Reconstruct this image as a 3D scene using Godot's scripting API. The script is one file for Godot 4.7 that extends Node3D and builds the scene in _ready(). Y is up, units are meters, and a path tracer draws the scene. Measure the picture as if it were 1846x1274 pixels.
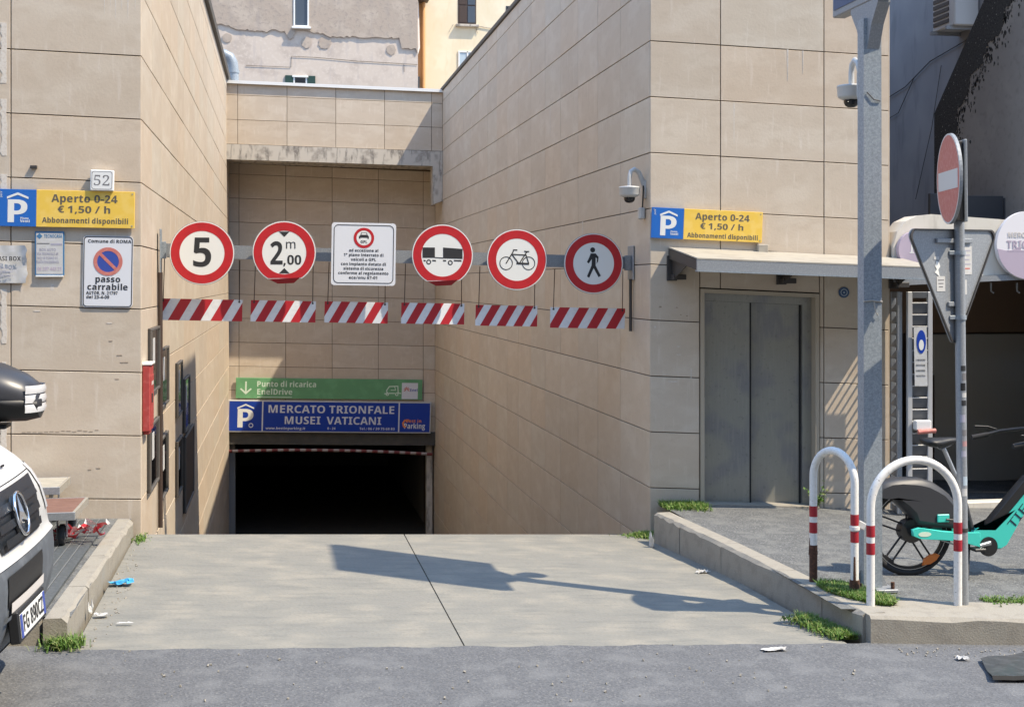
extends Node3D
# Street frontage with a tiled car-park ramp. World x runs along the street, depth runs along the ramp.
# P(x, y, depth) turns those three into Godot axes.

var M := {}
var mesh_cache := {}
var taken := {}
var rng := RandomNumberGenerator.new()
var bold: SystemFont
var plain: SystemFont
var serif: SystemFont
const LEFT_WALL := -1.114
const RIGHT_WALL := 3.506

func P(x: float, y: float, d: float) -> Vector3:
	return Vector3(x, y, -d)

func lin(r: float, g: float, b: float) -> Color:
	return Color(r, g, b).linear_to_srgb()

# ---------------------------------------------------------------- mesh helpers
func nb(smooth := false) -> SurfaceTool:
	var st := SurfaceTool.new()
	st.begin(Mesh.PRIMITIVE_TRIANGLES)
	st.set_smooth_group(0 if smooth else -1)
	return st

func tri(st: SurfaceTool, a: Vector3, b: Vector3, c: Vector3) -> void:
	st.add_vertex(a); st.add_vertex(c); st.add_vertex(b)

func quad(st: SurfaceTool, a: Vector3, b: Vector3, c: Vector3, d: Vector3) -> void:
	tri(st, a, b, c); tri(st, a, c, d)

func box(st: SurfaceTool, c: Vector3, s: Vector3, bs := Basis(), bev := 0.0) -> void:
	var h := s * 0.5
	bev = minf(bev, minf(h.x, minf(h.y, h.z)) * 0.9)
	var v := func(sx: int, sy: int, sz: int, axis: int) -> Vector3:
		var sg := Vector3(sx, sy, sz)
		var q := sg * h
		for k in 3:
			if k != axis:
				q[k] -= sg[k] * bev
		return c + bs * q
	for ax in 3:
		for s1 in [-1, 1]:
			var b1 := (ax + 1) % 3
			var b2 := (ax + 2) % 3
			var cs: Array[Vector3] = []
			for pq in [[-1, -1], [1, -1], [1, 1], [-1, 1]]:
				var g := [0, 0, 0]
				g[ax] = s1; g[b1] = pq[0]; g[b2] = pq[1]
				cs.append(v.call(g[0], g[1], g[2], ax))
			if s1 > 0: quad(st, cs[0], cs[1], cs[2], cs[3])
			else: quad(st, cs[3], cs[2], cs[1], cs[0])
	if bev <= 0.0:
		return
	for ax in 3:
		var b1 := (ax + 1) % 3
		var b2 := (ax + 2) % 3
		for p in [-1, 1]:
			for q in [-1, 1]:
				var lo := [0, 0, 0]
				lo[ax] = -1; lo[b1] = p; lo[b2] = q
				var hi := lo.duplicate()
				hi[ax] = 1
				var a0: Vector3 = v.call(lo[0], lo[1], lo[2], b1)
				var a1: Vector3 = v.call(hi[0], hi[1], hi[2], b1)
				var c1: Vector3 = v.call(hi[0], hi[1], hi[2], b2)
				var c0: Vector3 = v.call(lo[0], lo[1], lo[2], b2)
				if p * q > 0: quad(st, a0, c0, c1, a1)
				else: quad(st, a0, a1, c1, c0)
	for sx in [-1, 1]:
		for sy in [-1, 1]:
			for sz in [-1, 1]:
				var a: Vector3 = v.call(sx, sy, sz, 0)
				var b: Vector3 = v.call(sx, sy, sz, 1)
				var d: Vector3 = v.call(sx, sy, sz, 2)
				if sx * sy * sz > 0: tri(st, a, b, d)
				else: tri(st, a, d, b)

func bx(c: Vector3, s: Vector3, bev := 0.0, bs := Basis()) -> SurfaceTool:
	var st := nb()
	box(st, c, s, bs, bev)
	return st

# a flat polygon (x, y) given depth from z0 to z1
func prism(st: SurfaceTool, poly: PackedVector2Array, z0: float, z1: float, xf := Transform3D()) -> void:
	if Geometry2D.is_polygon_clockwise(poly):
		poly = poly.duplicate()
		poly.reverse()
	var idx := Geometry2D.triangulate_polygon(poly)
	for i in range(0, idx.size(), 3):
		var a := poly[idx[i]]
		var b := poly[idx[i + 1]]
		var c := poly[idx[i + 2]]
		if (b - a).cross(c - a) < 0:
			var t := b
			b = c; c = t
		tri(st, xf * Vector3(a.x, a.y, z1), xf * Vector3(b.x, b.y, z1), xf * Vector3(c.x, c.y, z1))
		tri(st, xf * Vector3(a.x, a.y, z0), xf * Vector3(c.x, c.y, z0), xf * Vector3(b.x, b.y, z0))
	for i in poly.size():
		var a := poly[i]
		var b := poly[(i + 1) % poly.size()]
		quad(st, xf * Vector3(a.x, a.y, z0), xf * Vector3(b.x, b.y, z0), xf * Vector3(b.x, b.y, z1), xf * Vector3(a.x, a.y, z1))

func pz(pts: Array, z0: float, z1: float, xf := Transform3D()) -> SurfaceTool:
	var st := nb()
	prism(st, poly2(pts), z0, z1, xf)
	return st

func poly2(pts: Array) -> PackedVector2Array:
	var p := PackedVector2Array()
	for i in range(0, pts.size(), 2):
		p.append(Vector2(pts[i], pts[i + 1]))
	return p

# a vertical block over a plan polygon of (x, depth)
func block(plan: Array, y0: float, y1: float) -> SurfaceTool:
	var p := PackedVector2Array()
	for i in range(0, plan.size(), 2):
		p.append(Vector2(plan[i], plan[i + 1]))
	var st := nb()
	prism(st, p, y0, y1, Transform3D(Basis(Vector3(1, 0, 0), Vector3(0, 0, -1), Vector3(0, 1, 0)), Vector3.ZERO))
	return st

func circle(r: float, n := 48, ry := -1.0, at := Vector2.ZERO) -> PackedVector2Array:
	var p := PackedVector2Array()
	for i in n:
		var a := TAU * i / n
		p.append(at + Vector2(cos(a) * r, sin(a) * (r if ry < 0 else ry)))
	return p

func ring(st: SurfaceTool, r0: float, r1: float, z0: float, z1: float, n := 48, xf := Transform3D()) -> void:
	for i in n:
		var a := TAU * i / n
		var b := TAU * (i + 1) / n
		var c := Vector3(cos(a), sin(a), 0)
		var d := Vector3(cos(b), sin(b), 0)
		var z := Vector3(0, 0, 1)
		quad(st, xf * (c * r0 + z * z1), xf * (c * r1 + z * z1), xf * (d * r1 + z * z1), xf * (d * r0 + z * z1))
		quad(st, xf * (c * r0 + z * z0), xf * (d * r0 + z * z0), xf * (d * r1 + z * z0), xf * (c * r1 + z * z0))
		quad(st, xf * (c * r1 + z * z0), xf * (d * r1 + z * z0), xf * (d * r1 + z * z1), xf * (c * r1 + z * z1))
		quad(st, xf * (c * r0 + z * z0), xf * (c * r0 + z * z1), xf * (d * r0 + z * z1), xf * (d * r0 + z * z0))

func round_rect(w: float, h: float, r: float, n := 5) -> PackedVector2Array:
	var p := PackedVector2Array()
	for k in 4:
		var c := Vector2([1, -1, -1, 1][k] * (w / 2 - r), [1, 1, -1, -1][k] * (h / 2 - r))
		for i in n + 1:
			var a := PI / 2 * (k + float(i) / n)
			p.append(c + Vector2(cos(a), sin(a)) * r)
	return p

func frame_poly(st: SurfaceTool, outer: PackedVector2Array, inner: PackedVector2Array, z0: float, z1: float) -> void:
	var n := outer.size()
	for i in n:
		var j := (i + 1) % n
		var a := Vector3(outer[i].x, outer[i].y, z1)
		var b := Vector3(outer[j].x, outer[j].y, z1)
		var c := Vector3(inner[j].x, inner[j].y, z1)
		var d := Vector3(inner[i].x, inner[i].y, z1)
		quad(st, a, b, c, d)
		var dz := Vector3(0, 0, z0 - z1)
		quad(st, a + dz, b + dz, b, a)
		quad(st, d, c, c + dz, d + dz)

func tube(st: SurfaceTool, pts: Array, r, n := 10, caps := true) -> void:
	st.set_smooth_group(0)
	var rings := []
	var up := Vector3.ZERO
	for i in pts.size():
		var t: Vector3
		if i == 0: t = pts[1] - pts[0]
		elif i == pts.size() - 1: t = pts[i] - pts[i - 1]
		else: t = (pts[i + 1] - pts[i]).normalized() + (pts[i] - pts[i - 1]).normalized()
		t = t.normalized()
		if i == 0:
			up = t.cross(Vector3.RIGHT)
			if up.length() < 0.2: up = t.cross(Vector3.UP)
		up = (up - t * up.dot(t)).normalized()
		var side := up.cross(t)
		var rr: float = r[i] if r is Array else r
		var one := []
		for k in n:
			var a := TAU * k / n
			one.append(pts[i] + (up * cos(a) + side * sin(a)) * rr)
		rings.append(one)
	for i in rings.size() - 1:
		for k in n:
			var m := (k + 1) % n
			quad(st, rings[i][k], rings[i + 1][k], rings[i + 1][m], rings[i][m])
	st.set_smooth_group(-1)
	if caps:
		var a0: Vector3 = pts[0]
		var a1: Vector3 = pts[pts.size() - 1]
		for k in n:
			var m := (k + 1) % n
			tri(st, a0, rings[0][k], rings[0][m])
			tri(st, a1, rings[-1][m], rings[-1][k])

func tb(pts: Array, r, n := 10) -> SurfaceTool:
	var st := nb()
	tube(st, pts, r, n)
	return st

func lathe(st: SurfaceTool, prof: Array, n := 24, xf := Transform3D()) -> void:
	st.set_smooth_group(0)
	for i in prof.size() - 1:
		var a: Vector2 = prof[i]
		var b: Vector2 = prof[i + 1]
		for k in n:
			var c := TAU * k / n
			var d := TAU * (k + 1) / n
			var u := Vector3(cos(c), 0, sin(c))
			var w := Vector3(cos(d), 0, sin(d))
			var y := Vector3.UP
			if b.x > 1e-5: tri(st, xf * (u * a.x + y * a.y), xf * (u * b.x + y * b.y), xf * (w * b.x + y * b.y))
			if a.x > 1e-5: tri(st, xf * (u * a.x + y * a.y), xf * (w * b.x + y * b.y), xf * (w * a.x + y * a.y))
	st.set_smooth_group(-1)

# rings of points joined into a skin, ends closed
func loft(st: SurfaceTool, rings: Array, smooth := true, caps := true) -> void:
	st.set_smooth_group(0 if smooth else -1)
	var n: int = rings[0].size()
	for i in rings.size() - 1:
		for k in n:
			var m := (k + 1) % n
			quad(st, rings[i][k], rings[i][m], rings[i + 1][m], rings[i + 1][k])
	st.set_smooth_group(-1)
	if caps:
		for e in [0, rings.size() - 1]:
			var c := Vector3.ZERO
			for p in rings[e]: c += p
			c /= n
			for k in n:
				var m := (k + 1) % n
				if e == 0: tri(st, c, rings[e][m], rings[e][k])
				else: tri(st, c, rings[e][k], rings[e][m])

# ---------------------------------------------------------------- object helpers
func numbered(called: String) -> String:
	var k: int = taken.get(called, 0)
	taken[called] = k + 1
	return called if k == 0 else "%s_%03d" % [called, k]

func obj(called: String, shape, m: Material, parent: Node = self) -> MeshInstance3D:
	var o := MeshInstance3D.new()
	if shape is SurfaceTool:
		shape.generate_normals()
		o.mesh = shape.commit()
	else:
		o.mesh = shape
	o.material_override = m
	o.name = numbered(called) if parent == self else called
	parent.add_child(o, true)
	return o

func tag(o: Node, label: String, category: String, group := "") -> Node:
	o.set_meta("label", label)
	o.set_meta("category", category)
	if group: o.set_meta("group", group)
	return o

func thing(called: String, label: String, category: String, at := Vector3.ZERO, turn := 0.0, group := "") -> Node3D:
	var o := Node3D.new()
	o.name = numbered(called)
	add_child(o)
	o.position = at
	o.rotation.y = turn
	tag(o, label, category, group)
	return o

func part(called: String, parent: Node, at := Vector3.ZERO) -> Node3D:
	var o := Node3D.new()
	o.name = called
	parent.add_child(o, true)
	o.position = at
	return o

func struct(called: String, shape, m: Material) -> MeshInstance3D:
	var o := obj(called, shape, m)
	o.set_meta("kind", "structure")
	return o

# lettering: h is the height of a capital, at the middle of the line's baseline
func text(called: String, s: String, h: float, at: Vector3, m: Material, parent: Node, f: Font = null, width := -1.0, turn := Basis()) -> MeshInstance3D:
	var t := TextMesh.new()
	t.text = s
	t.font = f if f else bold
	t.font_size = 48
	t.pixel_size = h / 0.714 / 48.0
	t.depth = 0.0012
	t.curve_step = 1.2 if h < 0.06 else 0.6
	t.vertical_alignment = VERTICAL_ALIGNMENT_CENTER
	var o := MeshInstance3D.new()
	o.mesh = t
	o.material_override = m
	o.name = called
	parent.add_child(o, true)
	var box_ := t.get_aabb()
	var sx := 1.0
	if width > 0.0 and box_.size.x > 0.001: sx = width / box_.size.x
	o.transform = Transform3D(turn * Basis.from_scale(Vector3(sx, 1, 1)), at)
	return o

# ---------------------------------------------------------------- textures
func noise(sd: int, cells: float, octaves: int, w: int, h := 0, squash := Vector2(1, 1), kind := FastNoiseLite.TYPE_SIMPLEX_SMOOTH) -> PackedByteArray:
	if h == 0: h = w
	var n := FastNoiseLite.new()
	n.seed = sd
	n.noise_type = kind
	n.fractal_octaves = octaves
	n.fractal_gain = 0.55
	if kind == FastNoiseLite.TYPE_CELLULAR:
		n.cellular_return_type = FastNoiseLite.RETURN_CELL_VALUE
		n.fractal_type = FastNoiseLite.FRACTAL_NONE
	var ww := int(w / squash.x)
	var hh := int(h / squash.y)
	n.frequency = cells / float(maxi(ww, hh))
	var im := n.get_seamless_image(ww, hh)
	im.convert(Image.FORMAT_L8)
	if ww != w or hh != h: im.resize(w, h, Image.INTERPOLATE_CUBIC)
	return im.get_data()

# base colour with layers [bytes, colour, low, high, strength] laid over it; all colours linear
func blend(w: int, base: Color, layers: Array, h := 0) -> ImageTexture:
	if h == 0: h = w
	var srgb := PackedByteArray()
	srgb.resize(1025)
	for i in 1025:
		var c := i / 1024.0
		srgb[i] = int(clampf(Color(c, c, c).linear_to_srgb().r * 255.0 + 0.5, 0, 255))
	var luts := []
	for l in layers:
		var lut := PackedFloat32Array()
		lut.resize(256)
		for i in 256: lut[i] = smoothstep(l[2], l[3], i / 255.0) * l[4]
		luts.append(lut)
	var out := PackedByteArray()
	out.resize(w * h * 3)
	var nl := layers.size()
	var br := base.r; var bg := base.g; var bb := base.b
	for i in w * h:
		var r := br; var g := bg; var b := bb
		for k in nl:
			var l: Array = layers[k]
			var t: float = luts[k][l[0][i]]
			var c: Color = l[1]
			r += (c.r - r) * t; g += (c.g - g) * t; b += (c.b - b) * t
		out[i * 3] = srgb[int(clampf(r, 0, 1) * 1024)]
		out[i * 3 + 1] = srgb[int(clampf(g, 0, 1) * 1024)]
		out[i * 3 + 2] = srgb[int(clampf(b, 0, 1) * 1024)]
	var im := Image.create_from_data(w, h, false, Image.FORMAT_RGB8, out)
	return ImageTexture.create_from_image(im)

func bump(b: PackedByteArray, w: int, strength: float) -> ImageTexture:
	var im := Image.create_from_data(w, w, false, Image.FORMAT_L8, b)
	im.bump_map_to_normal_map(strength)
	return ImageTexture.create_from_image(im)

func mat(called: String, c: Color, rough := 0.7, metal := 0.0, tex: Texture2D = null, metres := 1.0, world := true, nrm: Texture2D = null, ns := 1.0) -> StandardMaterial3D:
	var m := StandardMaterial3D.new()
	m.albedo_color = c
	m.roughness = rough
	m.metallic = metal
	if tex or nrm:
		m.uv1_triplanar = true
		m.uv1_world_triplanar = world
		m.uv1_triplanar_sharpness = 12.0
		m.uv1_scale = Vector3.ONE / metres
	if tex: m.albedo_texture = tex
	if nrm:
		m.normal_enabled = true
		m.normal_texture = nrm
		m.normal_scale = ns
	M[called] = m
	return m

func make_materials() -> void:
	bold = SystemFont.new(); bold.font_names = ["Droid Sans"]; bold.font_weight = 700
	plain = SystemFont.new(); plain.font_names = ["Droid Sans"]
	serif = SystemFont.new(); serif.font_names = ["Droid Serif"]
	var w := Color.WHITE
	# stoneware cladding: pale cloudy beige, a few shades
	var clouds := noise(3, 5, 4, 1024, 0, Vector2(2, 1))
	var cloud2 := noise(4, 16, 4, 1024, 0, Vector2(2, 1))
	var grain := noise(5, 130, 2, 1024)
	var drip := noise(6, 30, 3, 1024, 0, Vector2(1, 8))
	var tile_tex := blend(1024, Color(0.55, 0.462, 0.362), [
		[clouds, Color(0.61, 0.53, 0.43), 0.40, 0.85, 0.7],
		[cloud2, Color(0.495, 0.41, 0.315), 0.48, 0.92, 0.5],
		[grain, Color(0.44, 0.36, 0.285), 0.55, 0.95, 0.32],
		[drip, Color(0.66, 0.585, 0.50), 0.66, 0.95, 0.45]])
	var tile_n := bump(noise(7, 60, 3, 512), 512, 1.0)
	for k in 6:
		var tone: float = [1.0, 0.975, 0.99, 0.985, 0.965, 0.995][k]
		var warm: float = [1.0, 0.995, 1.0, 1.01, 1.0, 0.985][k]
		var m := mat("tile%d" % k, Color(minf(tone, 1.0), minf(tone * warm, 1.0), minf(tone * warm * warm, 1.0)), 0.52, 0.0, tile_tex, 2.3, true, tile_n, 0.12)
		m.uv1_offset = Vector3(k * 0.37, k * 0.21, k * 0.53)
	mat("grout", lin(0.10, 0.075, 0.058), 0.95)
	var ctex_a := noise(11, 6, 5, 1024)
	var ctex_b := noise(12, 90, 3, 1024)
	var ctex_c := noise(13, 24, 4, 1024, 0, Vector2(4, 1))
	var ctex_d := noise(14, 90, 3, 1024, 0, Vector2(6, 1))
	var conc := blend(1024, Color(0.222, 0.214, 0.192), [
		[ctex_a, Color(0.30, 0.275, 0.232), 0.3, 1.0, 0.85],
		[ctex_c, Color(0.155, 0.154, 0.143), 0.4, 1.0, 0.55],
		[ctex_d, Color(0.26, 0.25, 0.23), 0.6, 0.95, 0.45],
		[ctex_b, Color(0.13, 0.127, 0.118), 0.6, 0.95, 0.45]])
	var conc_n := bump(ctex_b, 1024, 2.0)
	mat("slab", Color(0.955, 0.96, 0.955), 0.85, 0, conc, 3.4, true, conc_n, 0.5)
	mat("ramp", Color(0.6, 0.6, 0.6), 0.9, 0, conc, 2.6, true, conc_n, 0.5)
	var kerb_tex := blend(512, Color(0.29, 0.265, 0.222), [
		[noise(21, 7, 5, 512), Color(0.24, 0.22, 0.185), 0.45, 0.85, 0.8],
		[noise(22, 60, 3, 512), Color(0.37, 0.345, 0.30), 0.55, 0.9, 0.6],
		[noise(23, 110, 2, 512), Color(0.15, 0.14, 0.12), 0.62, 0.95, 0.6]])
	mat("kerb", w, 0.9, 0, kerb_tex, 1.1, true, bump(noise(24, 70, 3, 512), 512, 2.0), 0.3)
	var lint_tex := blend(512, Color(0.50, 0.46, 0.40), [
		[noise(33, 6, 3, 512), Color(0.30, 0.27, 0.235), 0.4, 0.75, 0.8],
		[noise(31, 14, 4, 512, 0, Vector2(1, 5)), Color(0.15, 0.135, 0.12), 0.5, 0.85, 0.75],
		[noise(32, 40, 4, 512), Color(0.5, 0.47, 0.42), 0.5, 0.9, 0.5]])
	mat("lintel", w, 0.9, 0, lint_tex, 2.2)
	# asphalt
	var agg := noise(41, 150, 1, 1024, 0, Vector2(1, 1), FastNoiseLite.TYPE_CELLULAR)
	var agg2 := noise(42, 240, 2, 1024)
	var worn := noise(43, 4, 4, 1024)
	var asph := blend(1024, Color(0.135, 0.137, 0.143), [
		[agg, Color(0.065, 0.067, 0.072), 0.35, 0.8, 0.6],
		[agg, Color(0.30, 0.295, 0.285), 0.86, 0.96, 0.45],
		[agg2, Color(0.22, 0.22, 0.225), 0.55, 0.9, 0.5],
		[worn, Color(0.20, 0.20, 0.20), 0.45, 0.9, 0.5]])
	var agg_n := bump(agg, 1024, 4.0)
	mat("asphalt", Color(0.935, 0.94, 0.945), 0.92, 0, asph, 1.55, true, agg_n, 0.6)
	var pave := blend(1024, Color(0.20, 0.20, 0.20), [
		[agg, Color(0.07, 0.07, 0.072), 0.35, 0.8, 0.7],
		[agg, Color(0.50, 0.49, 0.47), 0.82, 0.95, 0.7],
		[worn, Color(0.30, 0.295, 0.28), 0.4, 0.9, 0.6],
		[agg2, Color(0.12, 0.12, 0.12), 0.6, 0.95, 0.5]])
	mat("pavement", Color(0.80, 0.81, 0.81), 0.92, 0, pave, 1.3, true, agg_n, 0.6)
	# plaster of the houses behind
	var pl1 := noise(51, 6, 5, 1024)
	var pl2 := noise(52, 40, 4, 1024)
	var pl3 := noise(53, 16, 4, 1024, 0, Vector2(1, 5))
	mat("old_render", w, 0.95, 0, blend(1024, Color(0.40, 0.33, 0.268), [
		[pl1, Color(0.49, 0.41, 0.335), 0.45, 0.85, 0.7], [pl2, Color(0.26, 0.22, 0.20), 0.55, 0.92, 0.6], [pl3, Color(0.30, 0.26, 0.24), 0.55, 0.95, 0.45]]), 7.0, true, bump(pl2, 1024, 2.0), 0.25)
	mat("old_plaster", w, 0.95, 0, blend(1024, Color(0.57, 0.485, 0.41), [
		[pl1, Color(0.44, 0.365, 0.305), 0.45, 0.85, 0.7], [pl2, Color(0.64, 0.56, 0.485), 0.5, 0.9, 0.6], [pl3, Color(0.42, 0.37, 0.35), 0.6, 0.95, 0.5]]), 6.0)
	mat("yellow_plaster", w, 0.9, 0, blend(512, Color(0.72, 0.63, 0.455), [
		[noise(54, 5, 4, 512), Color(0.78, 0.70, 0.53), 0.45, 0.85, 0.7], [noise(55, 20, 3, 512, 0, Vector2(1, 4)), Color(0.68, 0.55, 0.35), 0.6, 0.95, 0.4]]), 6.0)
	mat("ochre", lin(0.42, 0.31, 0.20), 0.9)
	mat("orange_plaster", lin(0.62, 0.33, 0.14), 0.85)
	mat("grey_render", w, 0.95, 0, blend(512, Color(0.27, 0.262, 0.25), [
		[noise(56, 4, 4, 512), Color(0.34, 0.33, 0.31), 0.4, 0.85, 0.7], [noise(57, 30, 4, 512), Color(0.19, 0.185, 0.175), 0.55, 0.95, 0.5]]), 4.0)
	mat("blue_render", w, 0.95, 0, blend(512, Color(0.30, 0.305, 0.32), [
		[noise(58, 3, 4, 512), Color(0.37, 0.37, 0.38), 0.4, 0.85, 0.6], [noise(59, 14, 4, 512, 0, Vector2(1, 4)), Color(0.20, 0.205, 0.215), 0.55, 0.95, 0.5]]), 4.0)
	mat("mould", w, 0.97, 0, blend(512, Color(0.05, 0.049, 0.046), [
		[noise(60, 50, 3, 512), Color(0.012, 0.012, 0.011), 0.4, 0.8, 0.8], [noise(61, 34, 2, 512), Color(0.42, 0.41, 0.38), 0.80, 0.9, 0.7]]), 1.4)
	# metals and paints
	mat("zinc", w, 0.45, 0.15, blend(512, Color(0.25, 0.285, 0.315), [
		[noise(71, 60, 1, 512, 0, Vector2(1, 1), FastNoiseLite.TYPE_CELLULAR), Color(0.335, 0.375, 0.41), 0.3, 0.9, 0.7],
		[noise(72, 14, 4, 512), Color(0.17, 0.19, 0.21), 0.5, 0.9, 0.6]]), 0.5, false)
	mat("zinc_dull", w, 0.55, 0.35, blend(512, Color(0.27, 0.285, 0.30), [
		[noise(73, 24, 4, 512), Color(0.36, 0.375, 0.39), 0.4, 0.9, 0.7], [noise(74, 70, 2, 512), Color(0.15, 0.15, 0.155), 0.62, 0.95, 0.5]]), 0.5, false)
	mat("steel", w, 0.38, 0.55, blend(512, Color(0.315, 0.315, 0.285), [
		[noise(75, 3, 3, 512), Color(0.22, 0.228, 0.255), 0.5, 0.85, 0.65], [noise(76, 60, 2, 512, 0, Vector2(1, 10)), Color(0.37, 0.367, 0.335), 0.45, 0.9, 0.35], [noise(77, 30, 3, 512), Color(0.14, 0.14, 0.135), 0.66, 0.95, 0.35]]), 1.9)
	mat("frame_paint", lin(0.40, 0.345, 0.265), 0.5)
	mat("rust", w, 0.92, 0, blend(512, Color(0.075, 0.035, 0.022), [
		[noise(78, 14, 4, 512), Color(0.17, 0.075, 0.04), 0.45, 0.85, 0.8], [noise(79, 50, 3, 512), Color(0.02, 0.013, 0.011), 0.55, 0.9, 0.6]]), 0.4, false)
	mat("hoop_white", w, 0.5, 0, blend(512, Color(0.72, 0.71, 0.68), [
		[noise(80, 10, 4, 512), Color(0.60, 0.585, 0.55), 0.45, 0.85, 0.6], [noise(81, 16, 4, 512), Color(0.10, 0.085, 0.07), 0.80, 0.86, 0.8]]), 0.45, false)
	mat("white", lin(0.74, 0.74, 0.72), 0.45)
	mat("scuff", lin(0.30, 0.24, 0.185), 0.9)
	mat("mortar", w, 0.9, 0, blend(256, Color(0.60, 0.55, 0.49), [[noise(15, 20, 4, 256), Color(0.50, 0.44, 0.38), 0.4, 0.8, 0.8]]), 0.5)
	mat("sign_white", lin(0.72, 0.72, 0.69), 0.4)
	mat("sign_grey_white", lin(0.66, 0.67, 0.70), 0.4)
	mat("reflective_white", w, 0.4, 0, blend(256, Color(0.76, 0.77, 0.79), [[noise(82, 8, 3, 256), Color(0.66, 0.67, 0.70), 0.4, 0.9, 0.6]]), 0.5)
	mat("sign_red", w, 0.4, 0, blend(256, Color(0.46, 0.018, 0.024), [[noise(83, 6, 3, 256), Color(0.38, 0.016, 0.022), 0.4, 0.9, 0.7]]), 0.6)
	mat("band_red", lin(0.33, 0.012, 0.022), 0.45)
	mat("faded_red", w, 0.6, 0, blend(256, Color(0.52, 0.16, 0.13), [[noise(84, 8, 3, 256), Color(0.58, 0.24, 0.20), 0.4, 0.9, 0.8]]), 0.4)
	mat("stripe_red", lin(0.45, 0.02, 0.03), 0.4)
	mat("faded_white", lin(0.62, 0.58, 0.54), 0.6)
	mat("rope_red", lin(0.14, 0.02, 0.02), 0.7)
	mat("rope_white", lin(0.36, 0.31, 0.28), 0.7)
	mat("sticker_rose", lin(0.40, 0.22, 0.22), 0.7)
	mat("black", lin(0.012, 0.012, 0.013), 0.5)
	mat("print_black", lin(0.02, 0.02, 0.022), 0.6)
	mat("print_grey", lin(0.16, 0.155, 0.16), 0.7)
	mat("print_faint", lin(0.36, 0.35, 0.42), 0.7)
	mat("rubber", lin(0.018, 0.018, 0.019), 0.85)
	mat("sign_blue", lin(0.018, 0.13, 0.46), 0.35)
	mat("deep_blue", lin(0.008, 0.045, 0.33), 0.3)
	mat("plate_blue", lin(0.03, 0.075, 0.17), 0.4)
	mat("round_blue", lin(0.04, 0.075, 0.33), 0.4)
	mat("sign_yellow", w, 0.5, 0, blend(256, Color(0.76, 0.50, 0.075), [[noise(85, 5, 3, 256), Color(0.80, 0.56, 0.14), 0.4, 0.9, 0.7]]), 0.8)
	mat("yellow_letter", lin(0.10, 0.09, 0.075), 0.7)
	mat("sign_green", w, 0.5, 0, blend(256, Color(0.125, 0.32, 0.15), [[noise(86, 4, 3, 256), Color(0.16, 0.39, 0.19), 0.4, 0.9, 0.7]]), 1.5)
	mat("pale_green", lin(0.62, 0.74, 0.60), 0.6)
	mat("orange", lin(0.75, 0.22, 0.05), 0.5)
	mat("notice_blue", lin(0.05, 0.17, 0.33), 0.6)
	mat("paper", w, 0.85, 0, blend(256, Color(0.50, 0.495, 0.48), [[noise(87, 6, 4, 256), Color(0.55, 0.55, 0.57), 0.4, 0.9, 0.7]]), 0.35, false)
	mat("hose_red", w, 0.6, 0, blend(256, Color(0.36, 0.045, 0.04), [[noise(88, 8, 3, 256), Color(0.44, 0.10, 0.085), 0.4, 0.9, 0.7]]), 0.5)
	mat("camera_grey", lin(0.50, 0.50, 0.485), 0.4)
	mat("dark_glass", lin(0.012, 0.012, 0.014), 0.08)
	mat("window_glass", lin(0.05, 0.065, 0.085), 0.06)
	mat("pale_glass", lin(0.42, 0.50, 0.56), 0.2)
	mat("awning_top", w, 0.55, 0, blend(512, Color(0.37, 0.34, 0.285), [[noise(89, 5, 4, 512), Color(0.29, 0.26, 0.215), 0.45, 0.85, 0.6], [noise(90, 26, 3, 512), Color(0.36, 0.32, 0.26), 0.66, 0.95, 0.5]]), 1.4)
	mat("case_frame", lin(0.13, 0.12, 0.11), 0.5, 0.2)
	mat("dark_bronze", lin(0.045, 0.04, 0.037), 0.5)
	mat("cream", w, 0.6, 0, blend(512, Color(0.64, 0.60, 0.52), [[noise(91, 5, 4, 512), Color(0.55, 0.50, 0.43), 0.45, 0.85, 0.6], [noise(92, 20, 3, 512, 0, Vector2(1, 5)), Color(0.42, 0.38, 0.32), 0.62, 0.95, 0.45]]), 2.0)
	mat("lilac", lin(0.44, 0.37, 0.45), 0.5)
	mat("lilac_pale", lin(0.74, 0.72, 0.74), 0.5)
	mat("louvre", lin(0.11, 0.115, 0.125), 0.45, 0.3)
	mat("louvre_edge", lin(0.50, 0.50, 0.50), 0.45, 0.3)
	mat("interior", lin(0.20, 0.13, 0.085), 0.9)
	mat("interior_pale", lin(0.42, 0.40, 0.355), 0.8)
	mat("garage_dark", lin(0.27, 0.265, 0.255), 0.95)
	mat("roof_panel", lin(0.055, 0.058, 0.066), 0.6)
	mat("van_white", w, 0.3, 0, blend(256, Color(0.62, 0.62, 0.605), [[noise(93, 5, 3, 256), Color(0.55, 0.55, 0.53), 0.4, 0.9, 0.7], [noise(9, 40, 3, 256), Color(0.42, 0.41, 0.385), 0.6, 0.95, 0.4]]), 1.2)
	M.van_white.clearcoat_enabled = true
	mat("bumper", w, 0.6, 0, blend(512, Color(0.095, 0.107, 0.123), [[noise(94, 5, 4, 512), Color(0.15, 0.165, 0.185), 0.4, 0.85, 0.7], [noise(95, 30, 3, 512), Color(0.06, 0.067, 0.075), 0.62, 0.95, 0.4]]), 0.9)
	mat("grille", lin(0.016, 0.02, 0.026), 0.4)
	mat("chrome", lin(0.72, 0.73, 0.75), 0.15, 1.0)
	mat("silver", lin(0.50, 0.51, 0.52), 0.3, 0.8)
	mat("case_grey", lin(0.035, 0.036, 0.042), 0.36)
	mat("lens", lin(0.60, 0.60, 0.61), 0.15)
	mat("mint", lin(0.055, 0.56, 0.47), 0.4)
	mat("navy", lin(0.01, 0.03, 0.05), 0.5)
	mat("bike_dark", lin(0.035, 0.036, 0.041), 0.48)
	mat("amber", lin(0.62, 0.17, 0.03), 0.3)
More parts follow.
